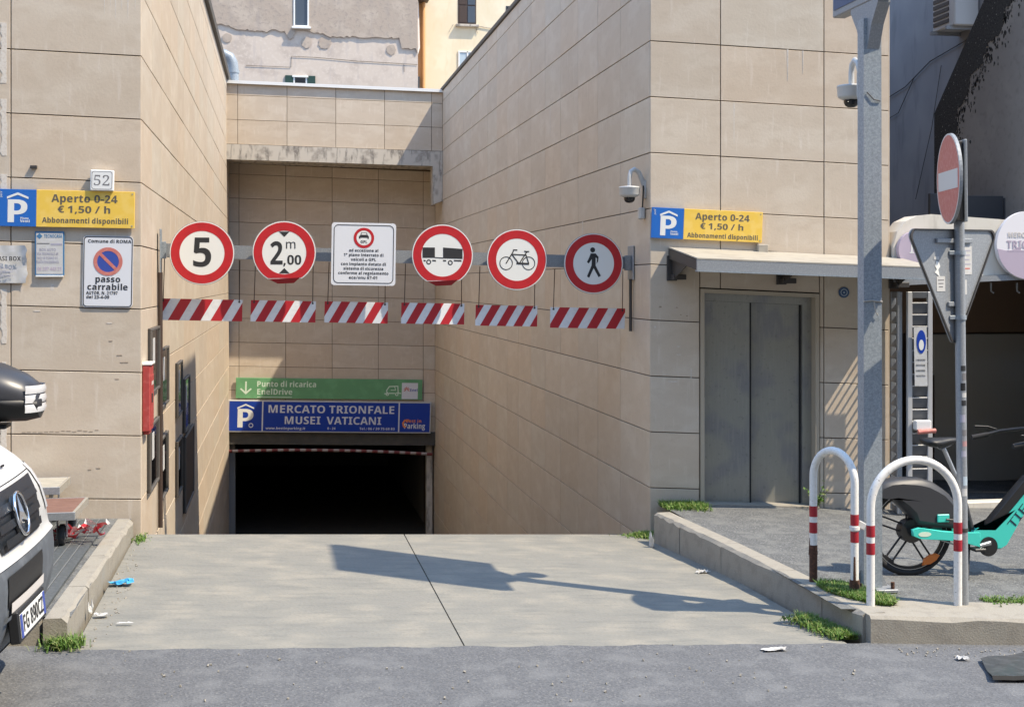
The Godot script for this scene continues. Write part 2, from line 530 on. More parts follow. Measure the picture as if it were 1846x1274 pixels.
	mat("blue_glove", lin(0.05, 0.34, 0.62), 0.6)
	mat("tape_red", lin(0.66, 0.04, 0.06), 0.45)
	mat("tape_white", lin(0.74, 0.70, 0.70), 0.45)
	mat("board", w, 0.8, 0, blend(256, Color(0.165, 0.085, 0.062), [[noise(96, 20, 3, 256, 0, Vector2(6, 1)), Color(0.23, 0.125, 0.095), 0.4, 0.85, 0.8], [noise(97, 30, 3, 256), Color(0.10, 0.05, 0.04), 0.6, 0.95, 0.5]]), 0.7)
	mat("grey_board", w, 0.85, 0, blend(256, Color(0.38, 0.35, 0.29), [[noise(98, 16, 3, 256, 0, Vector2(6, 1)), Color(0.26, 0.24, 0.20), 0.4, 0.85, 0.8]]), 0.7)
	mat("grate", w, 0.6, 0.2, blend(256, Color(0.085, 0.095, 0.10), [[noise(99, 12, 4, 256), Color(0.13, 0.14, 0.145), 0.4, 0.9, 0.8]]), 0.6)
	mat("grate_rail", lin(0.22, 0.23, 0.235), 0.5, 0.4)
	mat("plastic_sheet", w, 0.32, 0, blend(256, Color(0.05, 0.055, 0.06), [[noise(100, 5, 4, 256), Color(0.085, 0.09, 0.097), 0.4, 0.9, 0.7]]), 0.6)
	mat("shutter_green", lin(0.012, 0.045, 0.035), 0.6)
	mat("brown_wood", lin(0.05, 0.03, 0.022), 0.6)
	for k in 3:
		var g := mat("grass%d" % k, [lin(0.10, 0.19, 0.028), lin(0.075, 0.145, 0.022), lin(0.19, 0.22, 0.07)][k], 0.7)
		g.backlight_enabled = true
		g.backlight = lin(0.05, 0.10, 0.01)
		g.cull_mode = BaseMaterial3D.CULL_DISABLED

# ---------------------------------------------------------------- cladding
func in_view(p: Vector3, margin := 170.0) -> bool:
	var r := p - Vector3(0, 2.1, 0)
	var sx := r.x * 0.98535 + r.z * 0.17053
	var dp := r.x * 0.17053 - r.z * 0.98535
	if dp < 0.5: return false
	var u := 923.0 + 2450.0 * sx / dp
	var v := 510.0 - 2450.0 * r.y / dp
	return u > -margin and u < 1846 + margin and v > -margin and v < 1274 + margin

func tile_mesh(w: float, h: float, sh: float) -> Mesh:
	var key := "%.3f %.3f %.4f" % [w, h, sh]
	if not mesh_cache.has(key):
		var st := nb()
		var b := 0.0025
		var f := func(x: float, y: float, z: float) -> Vector3: return Vector3(x, y + sh * x, z)
		var o := [f.call(0, 0, -b), f.call(w, 0, -b), f.call(w, h, -b), f.call(0, h, -b)]
		var i := [f.call(b, b, 0), f.call(w - b, b, 0), f.call(w - b, h - b, 0), f.call(b, h - b, 0)]
		var k := [f.call(0, 0, -0.02), f.call(w, 0, -0.02), f.call(w, h, -0.02), f.call(0, h, -0.02)]
		quad(st, i[0], i[1], i[2], i[3])
		for n in 4:
			var m := (n + 1) % 4
			quad(st, o[n], o[m], i[m], i[n])
			quad(st, k[n], k[m], o[m], o[n])
		st.generate_normals()
		mesh_cache[key] = st.commit()
	return mesh_cache[key]

# rows and columns of tiles; sh is the fall along the wall, holes are rects in the unsheared wall
func tiles(parent: Node3D, org: Vector3, ry: float, xs: Array, ys: Array, sh: float, holes: Array = [], top := 99.0, floor_fall := 0.0) -> int:
	var bs := Basis(Vector3.UP, ry)
	var n := 0
	var gap := 0.009
	for ci in xs.size() - 1:
		for ri in ys.size() - 1:
			var y0: float = ys[ri]
			var y1: float = minf(ys[ri + 1], top)
			if y1 - y0 < 0.03: continue
			var rects := [Rect2(xs[ci], y0, xs[ci + 1] - xs[ci], y1 - y0)]
			for hl in holes:
				var nxt := []
				for r in rects:
					var x: Rect2 = r.intersection(hl)
					if x.size.x <= 0.001 or x.size.y <= 0.001:
						nxt.append(r)
						continue
					if x.position.x > r.position.x + 0.02: nxt.append(Rect2(r.position.x, r.position.y, x.position.x - r.position.x, r.size.y))
					if x.end.x < r.end.x - 0.02: nxt.append(Rect2(x.end.x, r.position.y, r.end.x - x.end.x, r.size.y))
					if x.end.y < r.end.y - 0.02: nxt.append(Rect2(x.position.x, x.end.y, x.size.x, r.end.y - x.end.y))
				rects = nxt
			for r in rects:
				var at: Vector3 = org + bs * Vector3(r.position.x + gap / 2, r.position.y + gap / 2 + sh * r.position.x, 0)
				var mid: Vector3 = org + bs * Vector3(r.position.x + r.size.x / 2, r.position.y + r.size.y / 2, 0)
				var shown := in_view(mid)
				if floor_fall != 0.0:
					var d: float = -mid.z - 12.0
					if mid.y + 0.55 < -0.25 - d * 0.185: shown = false
				var pick := rng.randi() % 6
				var off := rng.randf_range(-0.0012, 0.0012)
				if not shown: continue
				var o := MeshInstance3D.new()
				o.mesh = tile_mesh(r.size.x - gap, r.size.y - gap, sh)
				o.material_override = M["tile%d" % pick]
				o.name = "tile"
				parent.add_child(o, true)
				o.transform = Transform3D(bs, at + bs * Vector3(0, 0, off))
				n += 1
	return n

func steps(a: float, d: float, n: int) -> Array:
	var r := []
	for i in n: r.append(a + d * i)
	return r

func left_x(d: float) -> float:
	return -1.119 + 0.00458 * (d - 11.74)

func right_face(t: float, behind: float) -> Vector2:
	var a := deg_to_rad(4.0)
	return Vector2(3.506 + t * cos(a) + behind * sin(a), 12.54 - t * sin(a) + behind * cos(a))

func road_y(x: float) -> float:
	return -0.17 - 0.033 * (x - 3.5)

func pave_y(x: float) -> float:
	return -0.042 - 0.04 * (x - 4.467)

# a sheet: rows of points joined
func sheet(st: SurfaceTool, rows: Array) -> void:
	st.set_smooth_group(0)
	for i in rows.size() - 1:
		for k in rows[i].size() - 1:
			quad(st, rows[i][k], rows[i][k + 1], rows[i + 1][k + 1], rows[i + 1][k])
	st.set_smooth_group(-1)

func slab_far(x: float) -> Vector3:
	var t := (x + 1.139) / 4.645
	return P(x, lerpf(-0.003, -0.295, t), lerpf(11.74, 12.54, t))

func slab_point(x: float, t: float) -> Vector3:
	var a := P(x, road_y(x) - 0.006, lerpf(8.06, 7.99, (x + 1.139) / 4.645))
	var b := slab_far(x)
	var p := a.lerp(b, t)
	return p

func build_ground() -> void:
	var st := nb()
	quad(st, P(-90, -5.2, -40), P(90, -5.2, -40), P(90, -5.2, 120), P(-90, -5.2, 120))
	struct("ground", st, M.garage_dark)
	# carriageway, its far edge ragged where it meets the concrete
	st = nb()
	var near := []
	var far := []
	var xs := [-45.0, -8.0, -1.6, -1.34]
	var zs := [8.32, 8.32, 8.30, 8.29]
	for i in 79:
		xs.append(-1.2 + 4.82 * i / 78.0)
		zs.append(lerpf(8.155, 8.085, i / 78.0) + rng.randf_range(-0.012, 0.012) + 0.012 * sin(i * 0.7))
	xs.append_array([3.70, 4.7, 12.0, 45.0]); zs.append_array([8.10, 8.03, 7.35, 4.2])
	for i in xs.size():
		near.append(P(xs[i], road_y(xs[i]), -30))
		far.append(P(xs[i], road_y(xs[i]), zs[i]))
	sheet(st, [near, far])
	struct("road", st, M.asphalt)
	# driveway: two cast concrete panels with a joint between them
	var dw := Node3D.new()
	dw.name = numbered("driveway")
	add_child(dw)
	dw.set_meta("kind", "structure")
	for lim in [[-1.16, 1.115], [1.1245, 3.56]]:
		st = nb()
		var rows := []
		for j in 13:
			var row := []
			for i in 9:
				row.append(slab_point(lerpf(lim[0], lim[1], i / 8.0), j / 12.0))
			rows.append(row)
		sheet(st, rows)
		var down := Vector3(0, -0.16, 0)
		for e in [0, 8]:
			for j in 12:
				quad(st, rows[j][e], rows[j][e] + down, rows[j + 1][e] + down, rows[j + 1][e])
		for i in 8:
			quad(st, rows[12][i], rows[12][i + 1], rows[12][i + 1] + down, rows[12][i] + down)
		obj("slab_panel", st, M.slab, dw)
	st = nb()
	sheet(st, [[slab_far(-1.16) + Vector3(0, -0.02, -0.001), slab_far(3.56) + Vector3(0, -0.02, -0.001)],
		[P(-1.2, -3.62, 30.5), P(3.6, -3.75, 30.5)], [P(-1.2, -3.7, 46), P(3.6, -3.8, 46)]])
	struct("ramp", st, M.ramp)
	# raised pavement on the right
	st = nb()
	var a := []
	var b := []
	for x in [3.60, 4.6, 6.0, 8.0, 14.0, 45.0]:
		a.append(P(x, pave_y(x), 8.3 - 0.095 * (x - 3.6) - 0.0))
		b.append(P(x, pave_y(x), 16.4))
	sheet(st, [a, b])
	struct("pavement", st, M.pavement)
	# raised pavement on the left
	st = nb()
	sheet(st, [[P(-45, 0.15 + 1.2, 8.36), P(-9, 0.15 + 0.22, 8.36), P(-1.2, 0.13, 8.36)], [P(-45, 0.15 + 1.2, 12.2), P(-9, 0.15 + 0.22, 12.0), P(-1.2, 0.13, 11.8)]])
	struct("pavement", st, M.pavement)
	build_kerbs()

# one kerb stone between two plan points, width to the side, with a worn top edge
func stone(parent: Node, a: Vector3, b: Vector3, side: Vector3, deep: float) -> void:
	var st := nb()
	var c := 0.022
	var n := 8
	var rings := []
	var s := side.normalized()
	var w := side.length()
	for i in n + 1:
		var p := a.lerp(b, float(i) / n)
		var j := rng.randf_range(-0.005, 0.005)
		var cc := c + rng.randf_range(-0.008, 0.012)
		var dn := Vector3(0, -1, 0)
		rings.append([p + dn * deep, p + dn * cc + s * j, p + s * cc + dn * rng.randf_range(0, 0.003), p + s * (w - 0.008), p + s * w + dn * 0.008, p + s * w + dn * deep])
	loft(st, rings, false)
	obj("kerb_stone", st, M.kerb, parent)

func build_kerbs() -> void:
	var k := Node3D.new()
	k.name = numbered("kerb")
	add_child(k)
	k.set_meta("kind", "structure")
	# along the right of the driveway, its far end near the lift tower
	var line := [P(3.40, 0.004, 12.02), P(3.452, 0.002, 11.4), P(3.53, 0.0, 10.5), P(3.598, -0.002, 9.45), P(3.645, -0.004, 8.72), P(3.688, -0.006, 8.16)]
	for i in line.size() - 1:
		var d: Vector3 = (line[i + 1] - line[i]).normalized() * 0.004
		stone(k, line[i] + d, line[i + 1] - d, Vector3(0.155, 0, 0), 0.42)
	# along the street
	var x := 3.70
	while x < 9.0:
		var x2 := x + (0.97 if x > 4 else 1.4)
		stone(k, P(x2 - 0.003, pave_y(x2) + 0.006, 8.08 - 0.095 * (x2 - 3.69)), P(x + 0.003, pave_y(x) + 0.006, 8.08 - 0.095 * (x - 3.69)), Vector3(0.02, 0, -0.47), 0.24)
		x = x2
	k = Node3D.new()
	k.name = numbered("kerb")
	add_child(k)
	k.set_meta("kind", "structure")
	var l := [P(-1.207, 0.148, 8.245), P(-1.200, 0.148, 9.1), P(-1.190, 0.148, 10.1), P(-1.178, 0.148, 11.0), P(-1.172, 0.148, 11.64)]
	for i in l.size() - 1:
		var d: Vector3 = (l[i + 1] - l[i]).normalized() * 0.004
		stone(k, l[i] + d, l[i + 1] - d, Vector3(-0.135, 0, 0), 0.3)
	x = -1.36
	while x > -6:
		stone(k, P(x - 0.004, 0.150 - 0.033 * (x + 1.3), 8.26), P(x - 0.9, 0.150 - 0.033 * (x - 0.9 + 1.3), 8.26), Vector3(0, 0, -0.13), 0.3)
		x -= 0.908

func build_left_building() -> void:
	var t := thing("tiled_building", "beige tiled corner building left of the ramp, sunlit side wall", "building")
	obj("wall", block([left_x(11.74) - 0.016, 11.757, left_x(31.0) - 0.016, 31.0, -14.0, 31.0, -14.0, 12.1], -5.0, 6.36), M.grout, t)
	var ys := steps(0.289 - 0.53 * 9, 0.53, 22)
	var n := tiles(t, P(-1.119, 0, 11.74), deg_to_rad(-1.5), [-3.13, -2.09, -1.05, 0.0], ys.slice(8), -0.032)
	var xs := [0.0, 0.93]
	xs.append_array(steps(1.934, 1.004, 9))
	xs.append_array([11.974, 13.982, 15.99, 17.2, 18.64])
	n += tiles(t, P(-1.119, 0, 11.74), deg_to_rad(90.0 - 0.2626), xs, ys, 0.0, [], 6.36, 1.0)
	print("left tiles ", n)
	var st := nb()
	box(st, P(left_x(21.0) - 0.1, 6.43, 21.4), Vector3(0.32, 0.15, 18.9), Basis(Vector3.UP, deg_to_rad(-0.26)), 0.006)
	obj("coping", st, M.dark_bronze, t)
	# old mortar smeared down the open joint, in places
	for q in [[0.55, 1.45], [1.6, 2.05], [2.6, 3.0], [3.15, 3.62], [3.75, 4.25]]:
		var sm := []
		for i in 14: sm.append_array([-2.20 + rng.randf_range(-0.006, 0.004), lerpf(q[0], q[1], i / 13.0)])
		for i in 14: sm.append_array([-2.245 + rng.randf_range(-0.012, 0.012), lerpf(q[1], q[0], i / 13.0)])
		obj("mortar_smear", pz(sm, -11.772, -11.7662), M.mortar, t)

func build_right_buildings() -> void:
	var a4 := deg_to_rad(-4.0)
	var t := thing("lift_tower", "tall beige tiled lift tower right of the ramp with steel lift doors", "building")
	var f := func(tt: float, b: float) -> Array:
		var p := right_face(tt, b)
		return [p.x, p.y]
	var in_l: Array = [RIGHT_WALL + 0.016, 12.556]
	var back: float = 16.04
	# core: beside, over and behind the door recess
	obj("wall", block(in_l + f.call(0.484, 0.016) + f.call(0.484, 0.33) + [RIGHT_WALL + 0.016, 12.87], -0.6, 2.09), M.grout, t)
	obj("wall", block(f.call(1.666, 0.016) + f.call(2.358, 0.016) + f.call(2.358, 0.33) + f.call(1.666, 0.33), -0.6, 2.09), M.grout, t)
	obj("wall", block(in_l + f.call(2.358, 0.016) + f.call(2.358, 0.33) + [RIGHT_WALL + 0.016, 12.87], 2.09, 9.2), M.grout, t)
	obj("wall", block([RIGHT_WALL + 0.016, 12.87] + f.call(2.358, 0.332) + [5.9, back, RIGHT_WALL + 0.016, back], -5.0, 9.2), M.grout, t)
	var ys := steps(0.149 - 0.5325 * 9, 0.5325, 24)
	var n := tiles(t, P(3.506, 0, 12.54), a4, [0.0, 0.687, 1.709, 2.358], ys.slice(8), -0.0446, [Rect2(0.485, -3, 1.18, 5.075)])
	var xr := [-4.146, -3.142, -2.138, -1.134, 0.0]
	n += tiles(t, P(3.506, 0, 12.54), -PI / 2, xr, ys, 0.0, [], 9.2, 1.0)
	print("tower tiles ", n)
	# right edge of the facade
	var e := right_face(2.358, 0.0)
	obj("corner_strip", bx(P(e.x + 0.004, 4.5, e.y + 0.17), Vector3(0.012, 9.4, 0.33), 0.002), M.tile1, t)
	# lift door, set back in its reveal
	var d := part("lift_door", t, P(3.506, 0, 12.54))
	d.rotation.y = a4
	var sh := -0.0446
	var slant := func(x0: float, x1: float, y0: float, y1: float, z0: float, z1: float) -> SurfaceTool:
		return pz([x0, y0 + sh * x0, x1, y0 + sh * x1, x1, y1 + sh * x1, x0, y1 + sh * x0], z0, z1)
	obj("frame", slant.call(0.49, 0.528, -0.05, 2.068, -0.17, 0.012), M.frame_paint, d)
	obj("frame", slant.call(1.622, 1.66, -0.05, 2.068, -0.17, 0.012), M.frame_paint, d)
	obj("frame", slant.call(0.529, 1.621, 2.03, 2.068, -0.17, 0.012), M.frame_paint, d)
	obj("jamb", slant.call(0.529, 0.56, -0.04, 2.029, -0.20, -0.10), M.steel, d)
	obj("jamb", slant.call(1.53, 1.621, -0.04, 2.029, -0.20, -0.115), M.steel, d)
	obj("header", slant.call(0.561, 1.529, 1.955, 2.029, -0.20, -0.11), M.steel, d)
	obj("door_leaf", slant.call(0.563, 1.006, 0.0, 1.953, -0.19, -0.120), M.steel, d)
	obj("door_leaf", slant.call(1.036, 1.524, 0.0, 1.953, -0.195, -0.165), M.steel, d)
	obj("seal", slant.call(1.007, 1.022, 0.0, 1.953, -0.19, -0.117), M.rubber, d)
	obj("seal", slant.call(1.510, 1.5295, 0.0, 1.953, -0.18, -0.16), M.rubber, d)
	obj("backing", slant.call(0.49, 1.66, -0.2, 2.08, -0.26, -0.205), M.black, d)
	obj("call_panel", slant.call(0.532, 0.556, 1.02, 1.22, -0.1, -0.092), M.dark_bronze, d)
	obj("latch", slant.call(0.532, 0.552, 1.77, 1.9, -0.1, -0.092), M.dark_bronze, d)
	obj("sill", slant.call(0.5, 1.65, -0.14, -0.012 + 0.03, -0.20, 0.05), M.kerb, d)
	# long wall beside the ramp
	var w := thing("ramp_wall", "long shaded beige tiled wall running down the right of the ramp", "wall")
	obj("wall", block([RIGHT_WALL + 0.016, back + 0.004, 5.9, back + 0.004, 5.9, 33.0, RIGHT_WALL + 0.016, 33.0], -5.0, 6.23), M.grout, w)
	var cols := []
	for i in 16: cols.append(-4.146 - 1.004 * (15 - i))
	n = tiles(w, P(3.506, 0, 12.54), -PI / 2, cols, ys, 0.0, [], 6.23, 1.0)
	print("ramp wall tiles ", n)
	obj("coping", bx(P(RIGHT_WALL + 0.1, 6.265, 24.5), Vector3(0.26, 0.07, 16.9), 0.006), M.dark_bronze, w)

func build_back() -> void:
	var t := thing("garage_entrance", "beige tiled car park entrance with concrete lintel and dark opening", "building")
	var sl := -0.0185
	var up := func(x0: float, x1: float, y0: float, y1: float, z0: float, z1: float) -> SurfaceTool:
		return pz([x0, y0 + sl * x0, x1, y0 + sl * x1, x1, y1 + sl * x1, x0, y1 + sl * x0], -z1, -z0)
	obj("wall", up.call(-1.2, 3.66, 4.9, 6.25, 29.016, 30.3), M.grout, t)
	tiles(t, P(0, 0, 29.0), 0.0, [-1.07, -0.812, 0.207, 1.227, 2.26, 3.268, 3.506], [4.99, 5.502, 6.015, 6.25], sl)
	obj("coping", up.call(-1.2, 3.52, 6.25, 6.315, 28.93, 30.4), M.white, t)
	obj("lintel", up.call(-1.2, 3.50, 4.665, 4.985, 28.97, 29.5), M.lintel, t)
	obj("haunch", pz([3.29, 3.78, 3.50, 3.86, 3.50, 4.60, 3.29, 4.604], -29.4, -28.97), M.lintel, t)
	obj("soffit", up.call(-1.2, 3.52, 4.70, 4.9, 29.5, 30.42), M.lintel, t)
	# lower wall, set back under the lintel
	var s2 := -0.028
	obj("wall", pz([-1.2, -1.30, 3.66, -1.44, 3.66, 4.9, -1.2, 4.9], -31.0, -30.416), M.grout, t)
	var rows := []
	for i in 14: rows.append(0.2503 + 0.5268 * (i - 3))
	tiles(t, P(0, 0, 30.4), 0.0, [-1.06, -0.823, 0.19, 1.207, 2.231, 3.238, 3.506], rows.filter(func(y: float) -> bool: return y > -1.4), s2, [Rect2(-2, -9, 7, 9 - 1.33)], 4.70)
	obj("head_beam", pz([-1.2, -1.42, 3.6, -1.55, 3.6, -1.25, -1.2, -1.12], -30.6, -30.36), M.ramp, t)
	# inside
	obj("interior_wall", block([-1.35, 31.0, -1.2, 31.0, -1.2, 48.0, -1.35, 48.0], -4.5, 0.0), M.garage_dark, t)
	obj("interior_wall", block([3.53, 33.0, 3.7, 33.0, 3.7, 48.0, 3.53, 48.0], -4.5, 0.0), M.garage_dark, t)
	obj("interior_wall", block([-1.35, 44.0, 3.7, 44.0, 3.7, 44.3, -1.35, 44.3], -4.5, 0.0), M.garage_dark, t)
	obj("interior_ceiling", bx(P(1.2, -1.2, 37.7), Vector3(5.2, 0.2, 13.3)), M.garage_dark, t)
	obj("door_post", bx(P(3.40, -2.6, 30.7), Vector3(0.14, 2.4, 0.2), 0.01), M.lintel, t)
	obj("door_post", bx(P(-0.99, -2.6, 30.7), Vector3(0.16, 2.4, 0.2), 0.01), M.garage_dark, t)

func build_background() -> void:
	var t := thing("old_building", "old house with patched grey plaster rising behind the car park", "building")
	obj("wall", block([-16.0, 45.06, 4.62, 45.06, 4.62, 58.0, -16.0, 58.0], -5.2, 19.0), M.old_plaster, t)
	# thicker grey render above, its lower edge broken away
	var pts := [4.60, 19.0, -15.9, 19.0, -15.9, 10.6]
	var x := -15.8
	while x < 4.55:
		var y := 10.42 - 0.042 * (x + 2.0) + rng.randf_range(-0.05, 0.05) + 0.06 * sin(x * 2.3)
		if x > 0.35 and x < 0.55: y -= 0.3
		if x > 4.0: y -= 0.25
		pts.append(x); pts.append(y)
		x += rng.randf_range(0.05, 0.16)
	pts.append(4.60); pts.append(9.75)
	var shape := poly2(pts)
	var hole := poly2([0.53, 10.48, 1.03, 10.48, 1.03, 11.9, 0.53, 11.9])
	var st := nb()
	# the window opening is kept clear by laying the render in three bands
	for band in [[-17.0, 0.53], [0.53, 1.03], [1.03, 5.0]]:
		var clip := poly2([band[0], -1.0, band[1], -1.0, band[1], 30.0, band[0], 30.0])
		for pc in Geometry2D.intersect_polygons(shape, clip):
			if band[0] == 0.53:
				for q in Geometry2D.clip_polygons(pc, hole):
					if not Geometry2D.is_polygon_clockwise(q): prism(st, q, -45.06, -45.0)
			else:
				prism(st, pc, -45.06, -45.0)
	obj("render_layer", st, M.old_render, t)
	for c in [[0.95, 9.98, 0.17], [1.55, 10.0, 0.21], [3.72, 9.83, 0.16], [-1.6, 10.05, 0.15]]:
		var p := PackedVector2Array()
		for i in 20:
			var a := TAU * i / 20.0
			var r: float = c[2] * rng.randf_range(0.88, 1.1)
			p.append(Vector2(c[0] + cos(a) * r, c[1] + sin(a) * r * 1.05))
		st = nb()
		prism(st, p, -45.06, -45.035)
		obj("plaster_patch", st, M.old_render, t)
	var wdw := part("window", t, P(0.78, 11.2, 45.0))
	obj("glass", bx(Vector3(0, 0, -0.04), Vector3(0.44, 1.4, 0.01)), M.window_glass, wdw)
	for s in [[-0.225, 0.0, 0.05, 1.44], [0.225, 0.0, 0.05, 1.44], [0.0, -0.70, 0.40, 0.05]]:
		obj("frame", bx(Vector3(s[0], s[1], 0.0), Vector3(s[2], s[3], 0.06), 0.006), M.white, wdw)
	obj("sill", bx(Vector3(0, -0.76, 0.06), Vector3(0.62, 0.06, 0.16), 0.008), M.white, wdw)
	wdw = part("window", t, P(0.75, 8.62, 45.06))
	obj("opening", bx(Vector3(0, 0, 0.0), Vector3(0.36, 0.42, 0.02)), M.dark_glass, wdw)
	for s in [-1, 1]:
		obj("frame", bx(Vector3(s * 0.2, 0, 0.01), Vector3(0.05, 0.46, 0.05), 0.004), M.white, wdw)
		obj("shutter", bx(Vector3(s * 0.36, 0.02, 0.03), Vector3(0.26, 0.5, 0.04), 0.004), M.shutter_green, wdw)
	obj("lintel", bx(Vector3(0, 0.24, 0.03), Vector3(0.52, 0.06, 0.08), 0.004), M.white, wdw)
	for c in [[[-1.0, 9.18], [0.45, 9.16], [0.47, 9.52], [1.3, 9.50], [2.6, 9.42], [4.6, 9.36]], [[4.15, 9.36], [4.16, 9.1]]]:
		var path := []
		for q in c: path.append(P(q[0], q[1], 45.04))
		obj("cable", tb(path, 0.007, 5), M.dark_bronze, t)
	# yellow neighbour
	t = thing("yellow_building", "pale yellow house with brown shuttered window behind the ramp wall", "building")
	obj("wall", block([5.06, 47.0, 24.0, 47.0, 24.0, 60.0, 5.06, 60.0], -5.2, 19.0), M.yellow_plaster, t)
	obj("corner_wall", block([4.66, 46.6, 4.84, 46.6, 4.84, 47.3, 4.66, 47.3], -5.2, 9.2), M.roof_panel, t)
	obj("corner_wall", block([4.78, 46.8, 5.05, 46.8, 5.05, 47.6, 4.78, 47.6], -5.2, 11.75), M.orange_plaster, t)
	obj("downpipe", tb([P(4.99, -5.0, 46.72), P(4.99, 12.6, 46.72)], 0.06, 8), M.orange_plaster, t)
	obj("downpipe", tb([P(4.71, 9.0, 46.5), P(4.71, 9.9, 46.5), P(4.8, 10.2, 46.6), P(4.74, 11.9, 46.5)], 0.05, 8), M.faded_white, t)
	obj("eave", bx(P(4.86, 11.86, 46.5), Vector3(0.55, 0.16, 0.7), 0.01), M.brown_wood, t)
	wdw = part("window", t, P(6.54, 12.1, 47.0))
	for s in [-1, 1]:
		for r in 3:
			obj("shutter_panel", bx(Vector3(s * 0.15, -0.63 + r * 0.62, 0.01), Vector3(0.27, 0.58, 0.04), 0.01), M.brown_wood if s < 0 else M.window_glass, wdw)
	obj("frame", bx(Vector3(0, 0, 0.0), Vector3(0.64, 1.98, 0.03)), M.brown_wood, wdw)
	obj("sill", bx(Vector3(0, -1.03, 0.06), Vector3(0.82, 0.08, 0.18), 0.01), M.lintel, wdw)
	wdw = part("window", t, P(6.7, 9.7, 47.0))
	for i in 3:
		obj("pane", bx(Vector3(-0.3 + i * 0.3, 0, 0.0), Vector3(0.24, 0.86, 0.03)), M.pale_glass, wdw)
	for i in 4:
		obj("frame", bx(Vector3(-0.45 + i * 0.3, 0, 0.015), Vector3(0.05, 0.98, 0.05), 0.005), M.white, wdw)
	obj("frame", bx(Vector3(0, 0.46, 0.015), Vector3(0.85, 0.05, 0.05), 0.005), M.white, wdw)
	wdw = part("window", t, P(8.0, 11.6, 47.0))
	obj("opening", bx(Vector3(0, 0, 0), Vector3(0.16, 0.42, 0.03)), M.dark_glass, wdw)
	obj("cable", tb([P(5.9, 10.85, 46.97), P(6.05, 11.1, 46.97)], 0.012, 5), M.lintel, t)
	obj("cable", tb([P(6.9, 10.82, 46.97), P(6.86, 11.08, 46.97), P(7.1, 11.05, 46.97), P(7.6, 10.98, 46.97)], 0.014, 5), M.lintel, t)
	# flue on the roof behind the left wall
	var v := thing("vent_pipe", "galvanised elbow vent pipe on the roof at the left parapet", "pipe", P(-0.93, 6.28, 30.0))
	obj("elbow", tb([Vector3(0, -0.1, 0), Vector3(0, 0.42, 0), Vector3(-0.02, 0.58, 0), Vector3(-0.08, 0.70, 0), Vector3(-0.2, 0.76, 0), Vector3(-0.34, 0.75, 0)], 0.115, 16), M.zinc, v)
	obj("collar", tb([Vector3(0, 0.36, 0), Vector3(0, 0.42, 0)], 0.13, 16), M.zinc, v)
	obj("collar", tb([Vector3(0, 0.12, 0), Vector3(0, 0.16, 0)], 0.122, 16), M.zinc, v)

# pale mineral drips, chips and dark scuffs that mark single tiles; each a thin film with its own ragged outline
func mark(parent: Node, called: String, org: Vector3, ry: float, x: float, y: float, w: float, h: float, m: Material, drip := true) -> void:
	var pts := []
	var n := 7
	for i in n:
		var q := i / float(n - 1)
		var half := w / 2 * ((1.0 - 0.75 * q) if drip else 1.0) * rng.randf_range(0.55, 1.1)
		pts.append(Vector2(x + half, y - h * q))
	for i in range(n - 1, -1, -1):
		var q := i / float(n - 1)
		var half := w / 2 * ((1.0 - 0.75 * q) if drip else 1.0) * rng.randf_range(0.55, 1.1)
		pts.append(Vector2(x - half, y - h * q))
	var st := nb()
	prism(st, PackedVector2Array(pts), -0.003, 0.0014, Transform3D(Basis(Vector3.UP, ry), org))
	obj(called, st, m, parent)

